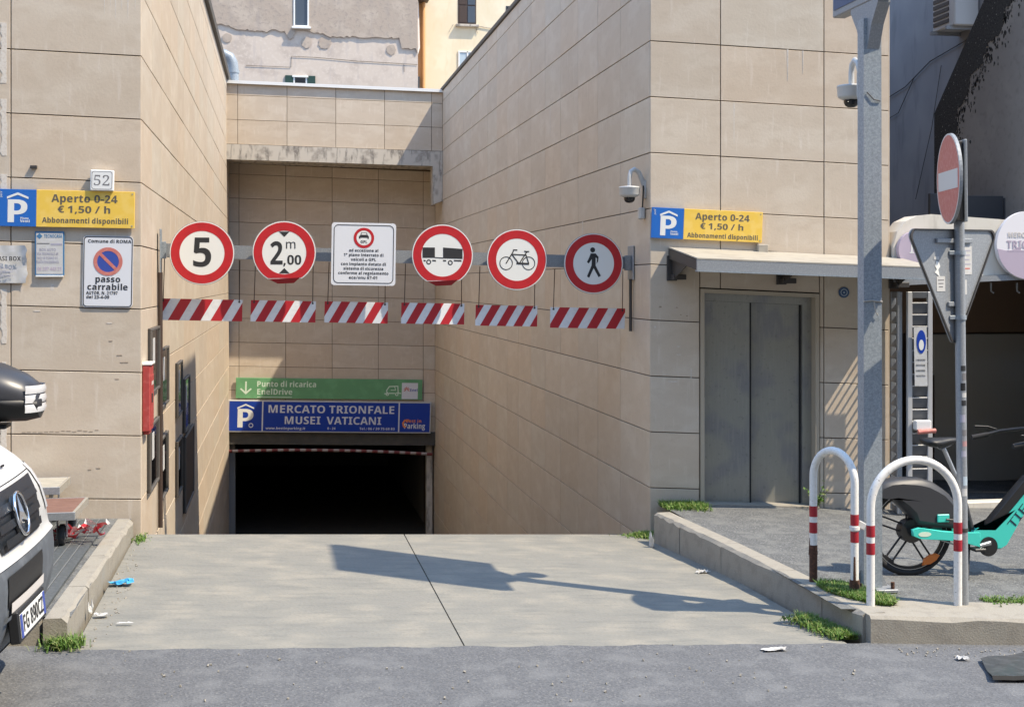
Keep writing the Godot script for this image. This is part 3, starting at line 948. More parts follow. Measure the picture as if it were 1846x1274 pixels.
func build_marks() -> void:
	var lb := get_node("tiled_building")
	var tw := get_node("lift_tower")
	var rw := get_node("ramp_wall")
	var lo := P(-1.119, 0, 11.74)
	var la := deg_to_rad(-1.5)
	for q in [[-0.30, 4.50, 0.012, 0.16], [-0.25, 4.50, 0.01, 0.10], [-0.21, 4.50, 0.014, 0.20], [-0.16, 4.50, 0.012, 0.12], [-0.11, 4.50, 0.016, 0.19], [-0.05, 4.50, 0.01, 0.13]]:
		mark(lb, "drip_stain", lo, la, q[0], q[1], q[2], q[3], M.mortar)
	for i in 14: mark(lb, "scuff", lo, la, -0.95 + i * 0.045, 0.872 + rng.randf_range(-0.006, 0.006), 0.035, 0.007, M.scuff, false)
	for q in [[-0.25, 1.62], [-0.18, 1.50], [-0.14, 1.44], [-0.42, 0.55], [-0.35, 0.56], [-0.2, 1.30]]:
		mark(lb, "scuff", lo, la, q[0], q[1], rng.randf_range(0.02, 0.07), 0.008, M.scuff, false)
	mark(lb, "chip", lo, la, -0.84, 1.875, 0.06, 0.012, M.mortar, false)
	mark(lb, "chip", lo, la, -0.26, 1.77, 0.05, 0.01, M.mortar, false)
	mark(lb, "chip", lo, la, -0.72, 2.09, 0.03, 0.05, M.mortar, false)
	var side := deg_to_rad(90.0 - 0.2626)
	for q in [[0.55, 2.92, 0.03, 0.3], [3.6, 2.9, 0.05, 0.34], [2.9, 3.45, 0.04, 0.2], [10.2, 5.05, 0.07, 0.5], [5.0, 2.38, 0.05, 0.2]]:
		mark(lb, "drip_stain", lo, side, q[0], q[1], q[2], q[3], M.mortar)
	var ro := P(3.506, 0, 12.54)
	var ra := deg_to_rad(-4.0)
	for q in [[0.28, 1.50, 0.03, 0.012], [0.28, 1.42, 0.05, 0.008], [0.22, 1.165, 0.11, 0.012], [0.05, 1.69, 0.02, 0.02], [0.40, 1.28, 0.012, 0.09]]:
		mark(tw, "chip", ro, ra, q[0], q[1], q[2], q[3], M.mortar, false)
	for q in [[0.10, 1.88], [0.26, 1.87], [0.3, 1.80], [0.36, 1.79], [0.9, 2.2]]:
		mark(tw, "scuff", ro, ra, q[0], q[1], rng.randf_range(0.010, 0.03), rng.randf_range(0.006, 0.016), M.scuff, false)
	for q in [[0.82, 3.83, 0.016, 0.4], [1.35, 4.35, 0.018, 0.3], [1.5, 4.34, 0.014, 0.22]]:
		mark(tw, "drip_stain", ro, ra, q[0], q[1], q[2], q[3], M.mortar)
	for q in [[-2.9, 2.82, 0.045, 0.42], [-2.95, 2.3, 0.03, 0.25], [-0.35, 3.02, 0.02, 0.1]]:
		mark(tw, "drip_stain", ro, -PI / 2, q[0], q[1], q[2], q[3], M.mortar)
	for q in [[-4.8, 4.4, 0.05, 0.4], [-6.3, 5.2, 0.05, 0.35], [-7.2, 0.15, 0.06, 0.3], [-7.4, 5.35, 0.06, 0.12]]:
		mark(rw, "drip_stain", ro, -PI / 2, q[0], q[1], q[2], q[3], M.mortar)

func build_opposite() -> void:
	# the row of houses across the street, behind the photographer: it closes off the low sky on that side
	var t := thing("opposite_house", "long ochre plastered house across the street behind the viewer", "building")
	obj("wall", block([-38.0, -11.0, 38.0, -11.0, 38.0, -22.0, -38.0, -22.0], -3.0, 17.0), M.ochre, t)
	for i in 16:
		for k in 4:
			var w := part("window", t, P(-34.0 + i * 4.5, 2.6 + k * 3.9, -11.0))
			obj("pane", bx(Vector3(0, 0, -0.01), Vector3(1.1, 1.9, 0.04)), M.window_glass, w)
			obj("frame", bx(Vector3(0, -1.02, -0.06), Vector3(1.5, 0.12, 0.2), 0.01), M.lintel, w)
			for e in [-1, 1]: obj("shutter", bx(Vector3(e * 0.84, 0, -0.04), Vector3(0.56, 1.95, 0.06), 0.01), M.brown_wood, w)
	obj("cornice", bx(P(0, 16.8, -10.8), Vector3(76, 0.4, 0.6), 0.02), M.lintel, t)

func build_market() -> void:
	var t := thing("market_building", "shaded grey building right of the tower with cream shop front", "building")
	var side := Transform3D(Basis(Vector3(0, 0, -1), Vector3(0, 1, 0), Vector3(1, 0, 0)), Vector3.ZERO)   # (depth, y) drawn on a wall facing left
	obj("side_wall", pz([12.75, 2.5, 14.84, 2.5, 14.84, 4.08, 13.70, 5.18, 12.75, 6.1], 7.6, 12.0, side), M.grey_render, t)
	# black mould spreading from the sloping verge
	var pts := [14.845, 2.55, 14.845, 4.085, 13.70, 5.187, 12.9, 5.96]
	var inner := []
	for i in 160:
		var q := i / 159.0
		var c := Vector2(14.37, 2.55).lerp(Vector2(14.36, 4.0), q / 0.45) if q < 0.45 else Vector2(14.36, 4.0).lerp(Vector2(12.9, 5.3), (q - 0.45) / 0.55)
		c += Vector2(-1, -0.6).normalized() * (rng.randf_range(-0.02, 0.035) + 0.04 * sin(i * 0.31) + 0.03 * sin(i * 0.11)) * (0.4 if q < 0.4 else 1.0)
		inner.append_array([c.x, c.y])
	for i in range(inner.size() - 2, -1, -2):
		pts.append(inner[i]); pts.append(inner[i + 1])
	obj("mould", pz(pts, 7.594, 7.6, side), M.mould, t)
	var spots := nb()
	for i in 420:
		var q := rng.randf_range(0.0, 1.0)
		var c := Vector2(14.36, 3.2).lerp(Vector2(14.36, 4.0), q * 3.0) if q < 0.33 else Vector2(14.36, 4.0).lerp(Vector2(12.85, 5.34), (q - 0.33) / 0.67)
		c += Vector2(-1, -0.7) * absf(rng.randfn(0, 0.10))
		var bl := PackedVector2Array()
		var r := rng.randf_range(0.004, 0.018)
		for k in 6: bl.append(c + Vector2(cos(TAU * k / 6), sin(TAU * k / 6) * 1.5) * r * rng.randf_range(0.5, 1.4))
		if not Geometry2D.triangulate_polygon(bl).is_empty(): prism(spots, bl, 7.597, 7.599 + i * 0.000001, side)
	var so := obj("mould_spots", spots, M.mould, t)
	so.set_meta("kind", "stuff")
	obj("far_wall", pz([14.85, 2.5, 22.0, 2.5, 22.0, 9.0, 14.85, 9.0], 8.3, 12.0, side), M.blue_render, t)
	obj("cable", tb([P(8.28, 4.55, 18.2), P(8.28, 4.72, 17.0), P(8.28, 4.95, 16.3), P(8.28, 5.1, 15.0)], 0.007, 5), M.dark_bronze, t)
	obj("cable", tb([P(8.28, 4.25, 18.2), P(8.28, 4.4, 17.2), P(8.28, 4.80, 16.75)], 0.005, 5), M.dark_bronze, t)
	obj("cable", tb([P(8.28, 4.85, 16.0), P(8.28, 4.1, 16.25), P(8.28, 3.2, 16.7)], 0.004, 5), M.dark_bronze, t)
	# low roof edge of dark panels
	for i in 4:
		obj("roof_panel", bx(P(6.95 + i * 0.42, 2.86 - 0.02 * i, 13.3), Vector3(0.41, 0.36, 0.05), 0.004), M.roof_panel, t)
	obj("roof_batten", tb([P(6.7, 2.62, 12.9), P(8.4, 2.75, 12.95)], 0.025, 6), M.brown_wood, t)
	obj("roof", bx(P(8.4, 2.52, 14.2), Vector3(5.0, 0.10, 2.9), 0.0), M.roof_panel, t)
	# cream canopy over the shop
	obj("canopy", pz([5.885, 2.13, 8.6, 2.25, 8.6, 2.63, 6.28, 2.77, 6.14, 2.755, 6.02, 2.70, 5.93, 2.60, 5.89, 2.46], -12.62, -12.34), M.cream, t)
	obj("canopy_trim", pz([5.89, 2.075, 8.6, 2.19, 8.6, 2.248, 5.89, 2.128], -12.60, -12.30), M.zinc_dull, t)
	# interior seen through the open front
	obj("interior_wall", bx(P(9.0, 0.9, 16.2), Vector3(6.2, 3.2, 0.2)), M.interior, t)
	obj("interior_wall", bx(P(12.0, 0.9, 14.3), Vector3(0.2, 3.2, 3.6)), M.interior, t)
	obj("partition", bx(P(8.2, 0.66, 14.6), Vector3(1.95, 1.7, 0.08), 0.005), M.interior_pale, t)
	obj("partition_post", bx(P(7.4, 0.5, 14.50), Vector3(0.03, 1.1, 0.03), 0.004), M.brown_wood, t)
	obj("fascia_board", bx(P(8.2, 1.86, 14.56), Vector3(3.6, 0.66, 0.06), 0.004), M.interior, t)
	obj("front_wall", bx(P(10.0, 0.9, 12.72), Vector3(4.4, 2.7, 0.2)), M.cream, t)
	obj("threshold", bx(P(7.9, -0.13, 12.62), Vector3(2.3, 0.10, 0.16), 0.01), M.cream, t)
	for i in 3:
		obj("hook", tb([P(6.72 + i * 0.28, 2.10, 12.5), P(6.72 + i * 0.28, 2.02, 12.5), P(6.74 + i * 0.28, 2.0, 12.48)], 0.009, 6), M.zinc_dull, t)
	var s := thing("shop_sign", "lilac oval shop sign at the left end of the cream canopy", "sign", P(6.09, 2.42, 12.33))
	var st := nb()
	prism(st, round_rect(0.36, 0.36, 0.175, 8), 0.0, 0.06)
	obj("panel", st, M.lilac, s)
	text("lettering", "IN", 0.13, Vector3(0.02, 0.03, 0.061), M.sign_white, s, plain)
	s = thing("shop_sign", "white round shop sign on the cream canopy at the right edge", "sign", P(7.27, 2.47, 12.32))
	st = nb()
	prism(st, circle(0.335, 56), 0.0, 0.05)
	obj("panel", st, M.lilac_pale, s)
	st = nb()
	var seg := PackedVector2Array()
	for i in 24:
		var a := deg_to_rad(186 + 100.0 * i / 23.0)
		seg.append(Vector2(cos(a), sin(a)) * 0.332)
	seg.append(Vector2(0.0, -0.10)); seg.append(Vector2(-0.12, -0.02)); seg.append(Vector2(-0.2, -0.06))
	prism(st, seg, 0.051, 0.053)
	obj("print", st, M.lilac, s)
	text("lettering", "TRIONFALE", 0.075, Vector3(0.04, 0.005, 0.0535), M.lilac, s, bold, 0.54)
	text("lettering", "MERCATO", 0.05, Vector3(-0.06, 0.1, 0.0535), M.faded_white, s, bold)
	obj("rule", bx(Vector3(0.02, -0.055, 0.0535), Vector3(0.5, 0.008, 0.002)), M.lilac, s)
	# air conditioner
	s = thing("air_conditioner", "grey air conditioner unit high on the shaded wall", "air conditioner", P(8.3, 5.16, 15.35))
	obj("case", bx(Vector3(-0.17, 0.3, 0), Vector3(0.32, 0.56, 0.55), 0.015), M.camera_grey, s)
	for i in 7: obj("louvre", bx(Vector3(-0.335, 0.1 + i * 0.07, -0.05), Vector3(0.01, 0.045, 0.38)), M.dark_bronze, s)
	for z in [-0.2, 0.2]: obj("bracket", bx(Vector3(-0.2, 0.0, z), Vector3(0.4, 0.04, 0.04)), M.zinc_dull, s)
	# louvred door folded open in two leaves
	louvre_leaf(Vector2(5.88, 12.34), Vector2(5.80, 12.02), "dark louvred leaf seen edge-on beside the tower", 0.0)
	louvre_leaf(Vector2(5.86, 12.0), Vector2(6.10, 11.98), "grey louvred door leaf with a face mask notice", 1.0)

func louvre_leaf(a: Vector2, b: Vector2, label: String, extra: float) -> void:
	var d := b - a
	var w := d.length()
	var t := thing("louvred_door", label, "door", P(a.x, pave_y(a.x) + 0.015, a.y), atan2(d.y, d.x), "folded louvred doors")
	var h := 2.10
	for x in [0.025, w - 0.02]: obj("stile", bx(Vector3(x, h / 2, 0), Vector3(0.045, h, 0.045), 0.004), M.louvre_edge if extra > 0 else M.zinc_dull, t)
	for y in [0.03, h - 0.03]: obj("rail", bx(Vector3(w / 2, y, 0), Vector3(w - 0.1, 0.06, 0.04), 0.004), M.louvre, t)
	var n := 17
	for i in n:
		var y := 0.1 + (h - 0.2) * (i + 0.5) / n
		obj("slat", bx(Vector3(w / 2, y, 0), Vector3(w - 0.09, 0.10 if extra > 0 else 0.085, 0.012), 0.002, Basis(Vector3.RIGHT, deg_to_rad(12.0 if extra > 0 else -38.0))), M.louvre, t)
		if extra > 0: obj("slat_edge", bx(Vector3(w / 2, y + 0.05, 0.016), Vector3(w - 0.09, 0.011, 0.008), 0.002), M.louvre_edge, t)
	if extra > 0:
		var s := thing("notice", "white notice with blue face mask symbol on the louvred door", "notice", t.position + Vector3(0.09, 1.27, 0.06), t.rotation.y)
		obj("sheet", bx(Vector3(0.02, 0.22, 0), Vector3(0.125, 0.55, 0.004), 0.001, Basis(Vector3.FORWARD, -0.02)), M.paper, s)
		var st := nb()
		prism(st, circle(0.045, 28, 0.11, Vector2(0.025, 0.36)), 0.003, 0.005)
		obj("print", st, M.deep_blue, s)
		st = nb()
		prism(st, circle(0.024, 20, 0.05, Vector2(0.025, 0.33)), 0.0055, 0.007)
		obj("print", st, M.sign_white, s)
		for i in 4: text("lettering", ["E' OBBLIGATORIO", "INDOSSARE", "LA MASCHERINA", "PROTETTIVA"][i], 0.016, Vector3(0.02, 0.19 - i * 0.05, 0.0035), M.print_grey, s, plain, 0.09)
		var r := part("latch_box", t, Vector3(w * 0.55, 0.80, 0.05))
		obj("cover", bx(Vector3(-0.01, 0.05, 0.02), Vector3(0.15, 0.09, 0.08), 0.008), M.white, r)
		obj("handle", tb([Vector3(-0.07, -0.01, 0.07), Vector3(0.10, 0.0, 0.07)], 0.022, 10), M.faded_red, r)

# ---------------------------------------------------------------- signs
func disc_sign(label: String, at: Vector3, bent := false) -> Node3D:
	var t := thing("road_sign", label, "road sign", at, 0.0, "prohibition signs on the height bar")
	var st := nb()
	var rim := circle(0.300, 56)
	var white := circle(0.296, 56)
	if bent:      # knocked: the bottom of the disc is folded back
		var cut := poly2([-1, -0.262, 1, -0.235, 1, 1, -1, 1])
		rim = Geometry2D.intersect_polygons(rim, cut)[0]
		white = Geometry2D.intersect_polygons(white, cut)[0]
	prism(st, rim, -0.012, 0.0)
	obj("plate", st, M.zinc_dull, t)
	st = nb()
	prism(st, white, 0.0005, 0.002)
	obj("face", st, M.sign_white, t)
	st = nb()
	if bent:
		for q in Geometry2D.intersect_polygons(circle(0.287, 56), poly2([-1, -0.256, 1, -0.229, 1, 1, -1, 1])):
			for r in Geometry2D.clip_polygons(q, poly2([-1, -1, 0, -1, 0, 1, -1, 1])):
				for u in Geometry2D.clip_polygons(r, circle(0.207, 56)): prism(st, u, 0.0021, 0.0035)
			for r in Geometry2D.clip_polygons(q, poly2([0, -1, 1, -1, 1, 1, 0, 1])):
				for u in Geometry2D.clip_polygons(r, circle(0.207, 56)): prism(st, u, 0.0021, 0.0035)
		obj("red_ring", st, M.sign_red, t)
		st = nb()
		prism(st, poly2([-0.13, 0, 0.16, 0.027, 0.10, -0.042, -0.05, -0.05]), -0.001, 0.001, Transform3D(Basis(Vector3.RIGHT, deg_to_rad(38)), Vector3(-0.01, -0.257, 0.001)))
		obj("folded_edge", st, M.band_red, t)
	else:
		ring(st, 0.207, 0.287, 0.0021, 0.0035, 64)
		obj("red_ring", st, M.sign_red, t)
	for e in [-1, 1]: obj("clamp", bx(Vector3(e * 0.12, 0, -0.06), Vector3(0.035, 0.10, 0.096), 0.003), M.zinc_dull, t)
	return t

func pp(t: Node, called: String, pts: Array, m: Material, z := 0.0025) -> void:
	obj(called, pz(pts, z, z + 0.0012), m, t)

func stroke(st: SurfaceTool, pts: Array, w: float, z := 0.0025) -> void:
	for i in range(0, pts.size() - 2, 2):
		var a := Vector2(pts[i], pts[i + 1])
		var b := Vector2(pts[i + 2], pts[i + 3])
		var n := (b - a).orthogonal().normalized() * w / 2
		var e := (b - a).normalized() * w * 0.3
		prism(st, PackedVector2Array([a - e - n, b + e - n, b + e + n, a - e + n]), z, z + 0.0012 + i * 0.00002)

func build_gantry() -> void:
	var z := 13.2
	var t := thing("height_bar", "galvanised steel bar across the ramp carrying the round signs", "barrier")
	var beam := nb()
	prism(beam, poly2([LEFT_WALL + 0.02, 2.475, RIGHT_WALL - 0.02, 2.362, RIGHT_WALL - 0.02, 2.240, LEFT_WALL + 0.02, 2.345]), -z - 0.045, -z)
	obj("beam", beam, M.zinc_dull, t)
	obj("bracket", bx(P(left_x(z) + 0.03, 2.40, z), Vector3(0.012, 0.42, 0.14), 0.003), M.zinc, t)
	obj("bracket", bx(P(left_x(z) + 0.055, 2.41, z - 0.012), Vector3(0.05, 0.16, 0.05), 0.003), M.zinc, t)
	obj("bracket", bx(P(RIGHT_WALL - 0.012, 2.30, z), Vector3(0.012, 0.34, 0.22), 0.003), M.zinc_dull, t)
	obj("bracket", bx(P(RIGHT_WALL - 0.05, 2.30, z - 0.012), Vector3(0.06, 0.15, 0.06), 0.003), M.zinc_dull, t)
	obj("conduit", tb([P(left_x(z) + 0.03, 2.2, z - 0.05), P(left_x(z) + 0.03, -0.2, z - 0.03)], 0.022, 8), M.brown_wood, t)
	obj("conduit", tb([P(RIGHT_WALL - 0.03, 2.14, z - 0.05), P(RIGHT_WALL - 0.03, 1.62, z - 0.05)], 0.016, 8), M.dark_bronze, t)
	# 5 tonnes
	var zs := z - 0.11
	var s := disc_sign("round red ringed sign with the number five", P(-0.695, 2.382, zs))
	text("numeral", "5", 0.27, Vector3(0, 0.0, 0.003), M.print_black, s, bold, 0.165)
	s = disc_sign("round sign limiting height to two metres, bottom edge bent", P(0.068, 2.39, zs), true)
	text("numeral", "2", 0.215, Vector3(-0.075, -0.01, 0.003), M.print_black, s, bold, 0.115)
	text("numeral", ",00", 0.09, Vector3(0.075, -0.072, 0.003), M.print_black, s, bold, 0.17)
	text("lettering", "m", 0.085, Vector3(0.06, 0.078, 0.003), M.print_black, s, plain)
	pp(s, "arrow", [-0.05, 0.198, 0.05, 0.198, 0.0, 0.148], M.print_black)
	pp(s, "arrow", [-0.05, -0.198, 0.05, -0.198, 0.0, -0.148], M.print_black)
	# square text sign
	s = thing("text_sign", "square white sign with small red ringed car and black text", "road sign", P(0.82, 2.377, zs))
	s.rotation.z = -0.015
	var st := nb()
	prism(st, round_rect(0.615, 0.60, 0.03), -0.012, 0.0)
	obj("plate", st, M.sign_grey_white, s)
	st = nb()
	frame_poly(st, round_rect(0.575, 0.56, 0.045), round_rect(0.562, 0.547, 0.039), 0.0003, 0.002)
	obj("border", st, M.print_black, s)
	st = nb()
	ring(st, 0.072, 0.098, 0.0005, 0.002, 40, Transform3D(Basis(), Vector3(0, 0.155, 0)))
	obj("red_ring", st, M.sign_red, s)
	st = nb()
	prism(st, circle(0.07, 32, -1, Vector2(0, 0.155)), 0.0003, 0.001)
	obj("face", st, M.sign_white, s)
	st = nb()
	prism(st, poly2([-0.047, 0.148, -0.047, 0.172, -0.034, 0.183, -0.026, 0.207, 0.026, 0.207, 0.034, 0.183, 0.047, 0.172, 0.047, 0.148, 0.034, 0.148, 0.034, 0.158, -0.034, 0.158, -0.034, 0.148]), 0.0015, 0.0025)
	obj("car_symbol", st, M.print_black, s)
	pp(s, "car_window", [-0.027, 0.186, -0.02, 0.202, 0.02, 0.202, 0.027, 0.186], M.sign_white, 0.002)
	text("lettering", "GPL", 0.026, Vector3(0, 0.118, 0.002), M.print_black, s, bold)
	var lines := ["ad eccezione al", "1° piano interrato di", "veicoli a GPL", "con impianto dotato di", "sistema di sicurezza", "conforme al regolamento", "ece/onu 67-01"]
	var wid := [0.28, 0.38, 0.24, 0.43, 0.38, 0.48, 0.27]
	for i in 7: text("lettering", lines[i], 0.027, Vector3(0, 0.035 - i * 0.0435, 0.001), M.print_black, s, bold, wid[i])
	# no trailers
	s = disc_sign("round sign with black lorry and trailer, bottom edge bent", P(1.582, 2.369, zs), true)
	pp(s, "trailer_symbol", [-0.195, 0.075, -0.075, 0.075, -0.075, -0.025, -0.195, -0.025], M.print_black)
	pp(s, "trailer_symbol", [0.005, 0.075, 0.195, 0.062, 0.195, -0.035, 0.005, -0.03], M.print_black)
	pp(s, "trailer_symbol", [-0.075, -0.018, 0.005, -0.022, 0.005, -0.032, -0.075, -0.026], M.print_black)
	for q in [[-0.135, -0.065], [0.075, -0.072]]:
		st = nb()
		ring(st, 0.014, 0.024, 0.0025, 0.0037, 20, Transform3D(Basis(), Vector3(q[0], q[1], 0)))
		obj("wheel_symbol", st, M.print_black, s)
	for q in [[-0.185, 0.02], [-0.10, 0.035], [0.005, 0.03], [0.11, 0.075]]:
		pp(s, "bar_symbol", [q[0], -0.045, q[0] + q[1], -0.047, q[0] + q[1], -0.06, q[0], -0.058], M.print_black)
	# no bicycles
	s = disc_sign("round red ringed sign with a black bicycle", P(2.315, 2.328, zs))
	st = nb()
	for q in [-0.108, 0.115]:
		ring(st, 0.058, 0.066, 0.0025, 0.0037, 36, Transform3D(Basis(), Vector3(q, -0.035, 0)))
	stroke(st, [-0.108, -0.035, -0.04, 0.075, -0.035, 0.095, 0.0, 0.095], 0.011)
	stroke(st, [-0.05, 0.052, 0.09, 0.045, 0.115, -0.035, 0.02, -0.04, -0.05, 0.05], 0.011, 0.0028)
	stroke(st, [0.02, -0.04, 0.1, 0.08, 0.075, 0.082, 0.118, 0.08], 0.011, 0.0031)
	stroke(st, [0.0, -0.035, 0.115, -0.04], 0.018, 0.0034)
	obj("bicycle_symbol", st, M.print_black, s)
	# no pedestrians
	s = disc_sign("round red ringed sign with a black walking figure", P(3.084, 2.292, zs))
	st = nb()
	prism(st, circle(0.025, 20, -1, Vector2(-0.01, 0.135)), 0.0025, 0.0037)
	prism(st, poly2([-0.03, 0.1, 0.02, 0.1, 0.05, 0.065, 0.045, 0.02, 0.03, 0.0, 0.035, 0.05, 0.02, 0.06, 0.02, -0.02, 0.072, -0.12, 0.05, -0.135, 0.0, -0.045, -0.045, -0.14, -0.068, -0.128, -0.022, -0.02, -0.018, 0.045, -0.05, 0.0, -0.068, 0.015, -0.045, 0.06]), 0.0025, 0.0037)
	obj("figure_symbol", st, M.print_black, s)
	# hanging striped boards
	var ps := [[-1.098, -0.328, 1.851, "leftmost hanging red and white striped board, under the number five"], [-0.25, 0.368, 1.833, "hanging red and white striped board under the two metre sign"], [0.453, 1.066, 1.82, "hanging red and white striped board under the square text sign"], [1.195, 1.821, 1.806, "hanging red and white striped board under the trailer sign"], [1.931, 2.552, 1.782, "hanging red and white striped board under the bicycle sign"], [2.68, 3.456, 1.757, "rightmost hanging red and white striped board, under the walking figure"]]
	for i in 6:
		striped_board(ps[i][0], ps[i][1], ps[i][2], z + 0.075, ps[i][3], i)

func striped_board(x0: float, x1: float, y: float, z: float, label: String, k: int) -> void:
	var w := x1 - x0
	var h := 0.205
	var t := thing("striped_board", label, "warning board", P((x0 + x1) / 2, y - 0.02 * w / 2, z), 0.0, "striped boards hanging under the bar")
	t.rotation = Vector3(rng.randf_range(-0.05, 0.05), rng.randf_range(-0.05, 0.05), -0.022)
	obj("board", bx(Vector3(0, 0, 0), Vector3(w, h, 0.004), 0.001), M.reflective_white, t)
	var box_ := poly2([-w / 2, -h / 2, w / 2, -h / 2, w / 2, h / 2, -w / 2, h / 2])
	var pitch := w / 3.72 if k in [1, 2, 3, 4] else w / 3.9
	var s := -w / 2 - 0.14 + (0.12 if k == 5 else 0.02)
	while s < w / 2:
		var band := poly2([s, -h / 2, s + pitch * 0.53, -h / 2, s + pitch * 0.53 + 0.115, h / 2, s + 0.115, h / 2])
		for q in Geometry2D.intersect_polygons(band, box_):
			var st := nb()
			prism(st, q, 0.0022, 0.0032)
			obj("stripe", st, M.stripe_red, t)
		s += pitch
	for e in [-1, 1]:
		var cx: float = e * (w / 2 - 0.03)
		var st := nb()
		tube(st, [Vector3(cx, h / 2 - 0.012, 0.005), Vector3(cx - e * 0.004, h / 2 + 0.38, 0.0)], 0.0045, 5)
		obj("chain", st, M.brown_wood, t)
		obj("eyelet", tb([Vector3(cx, h / 2 - 0.02, -0.004), Vector3(cx, h / 2 - 0.02, 0.006)], 0.01, 8), M.dark_bronze, t)

func parking_sign(label: String, at: Vector3, turn: float, tilt: float, w: float, h: float, blue: float) -> void:
	var t := thing("parking_sign", label, "sign", at, turn, "yellow parking price signs")
	t.rotation.z = tilt
	obj("panel", bx(Vector3(blue / 2, -h / 2, 0.012), Vector3(blue, h, 0.024), 0.002), M.sign_blue, t)
	obj("panel", bx(Vector3(blue + (w - blue) / 2, -h / 2, 0.012), Vector3(w - blue - 0.001, h, 0.0236), 0.002), M.sign_yellow, t)
	var b := blue - 0.29 if blue > 0.3 else 0.0
	var c := blue / 2 + b * 0.4
	text("lettering", "P", 0.185, Vector3(c - 0.005, -h * 0.60, 0.0245), M.sign_white, t, bold, 0.155)
	pp(t, "roof_symbol", [c - 0.085, -0.062, c, -0.026, c + 0.085, -0.062, c + 0.085, -0.08, c, -0.046, c - 0.085, -0.08], M.sign_white, 0.0245)
	text("lettering", "Piazza", 0.016, Vector3(c + 0.055, -h + 0.068, 0.0245), M.sign_white, t, bold)
	text("lettering", "Venti", 0.022, Vector3(c + 0.06, -h + 0.045, 0.0245), M.sign_white, t, bold)
	if b > 0.01: text("lettering", "park", 0.018, Vector3(0.03, -0.045, 0.0245), M.sign_white, t, plain, -1, Basis(Vector3.BACK, PI / 2))
	var yc := blue + (w - blue) * 0.5
	text("lettering", "Aperto 0-24", 0.062, Vector3(yc - 0.01, -0.068, 0.0245), M.yellow_letter, t, bold, 0.53)
	text("lettering", "€ 1,50 / h", 0.056, Vector3(yc - 0.01, -0.158, 0.0245), M.yellow_letter, t, bold, 0.42)
	text("lettering", "Abbonamenti disponibili", 0.043, Vector3(yc, -0.25, 0.0245), M.yellow_letter, t, bold, 0.69)
	for q in [[0.02, -0.02], [w - 0.02, -h + 0.02], [w - 0.02, -0.02]]: obj("screw", tb([Vector3(q[0], q[1], 0.024), Vector3(q[0], q[1], 0.027)], 0.006, 8), M.zinc_dull, t)

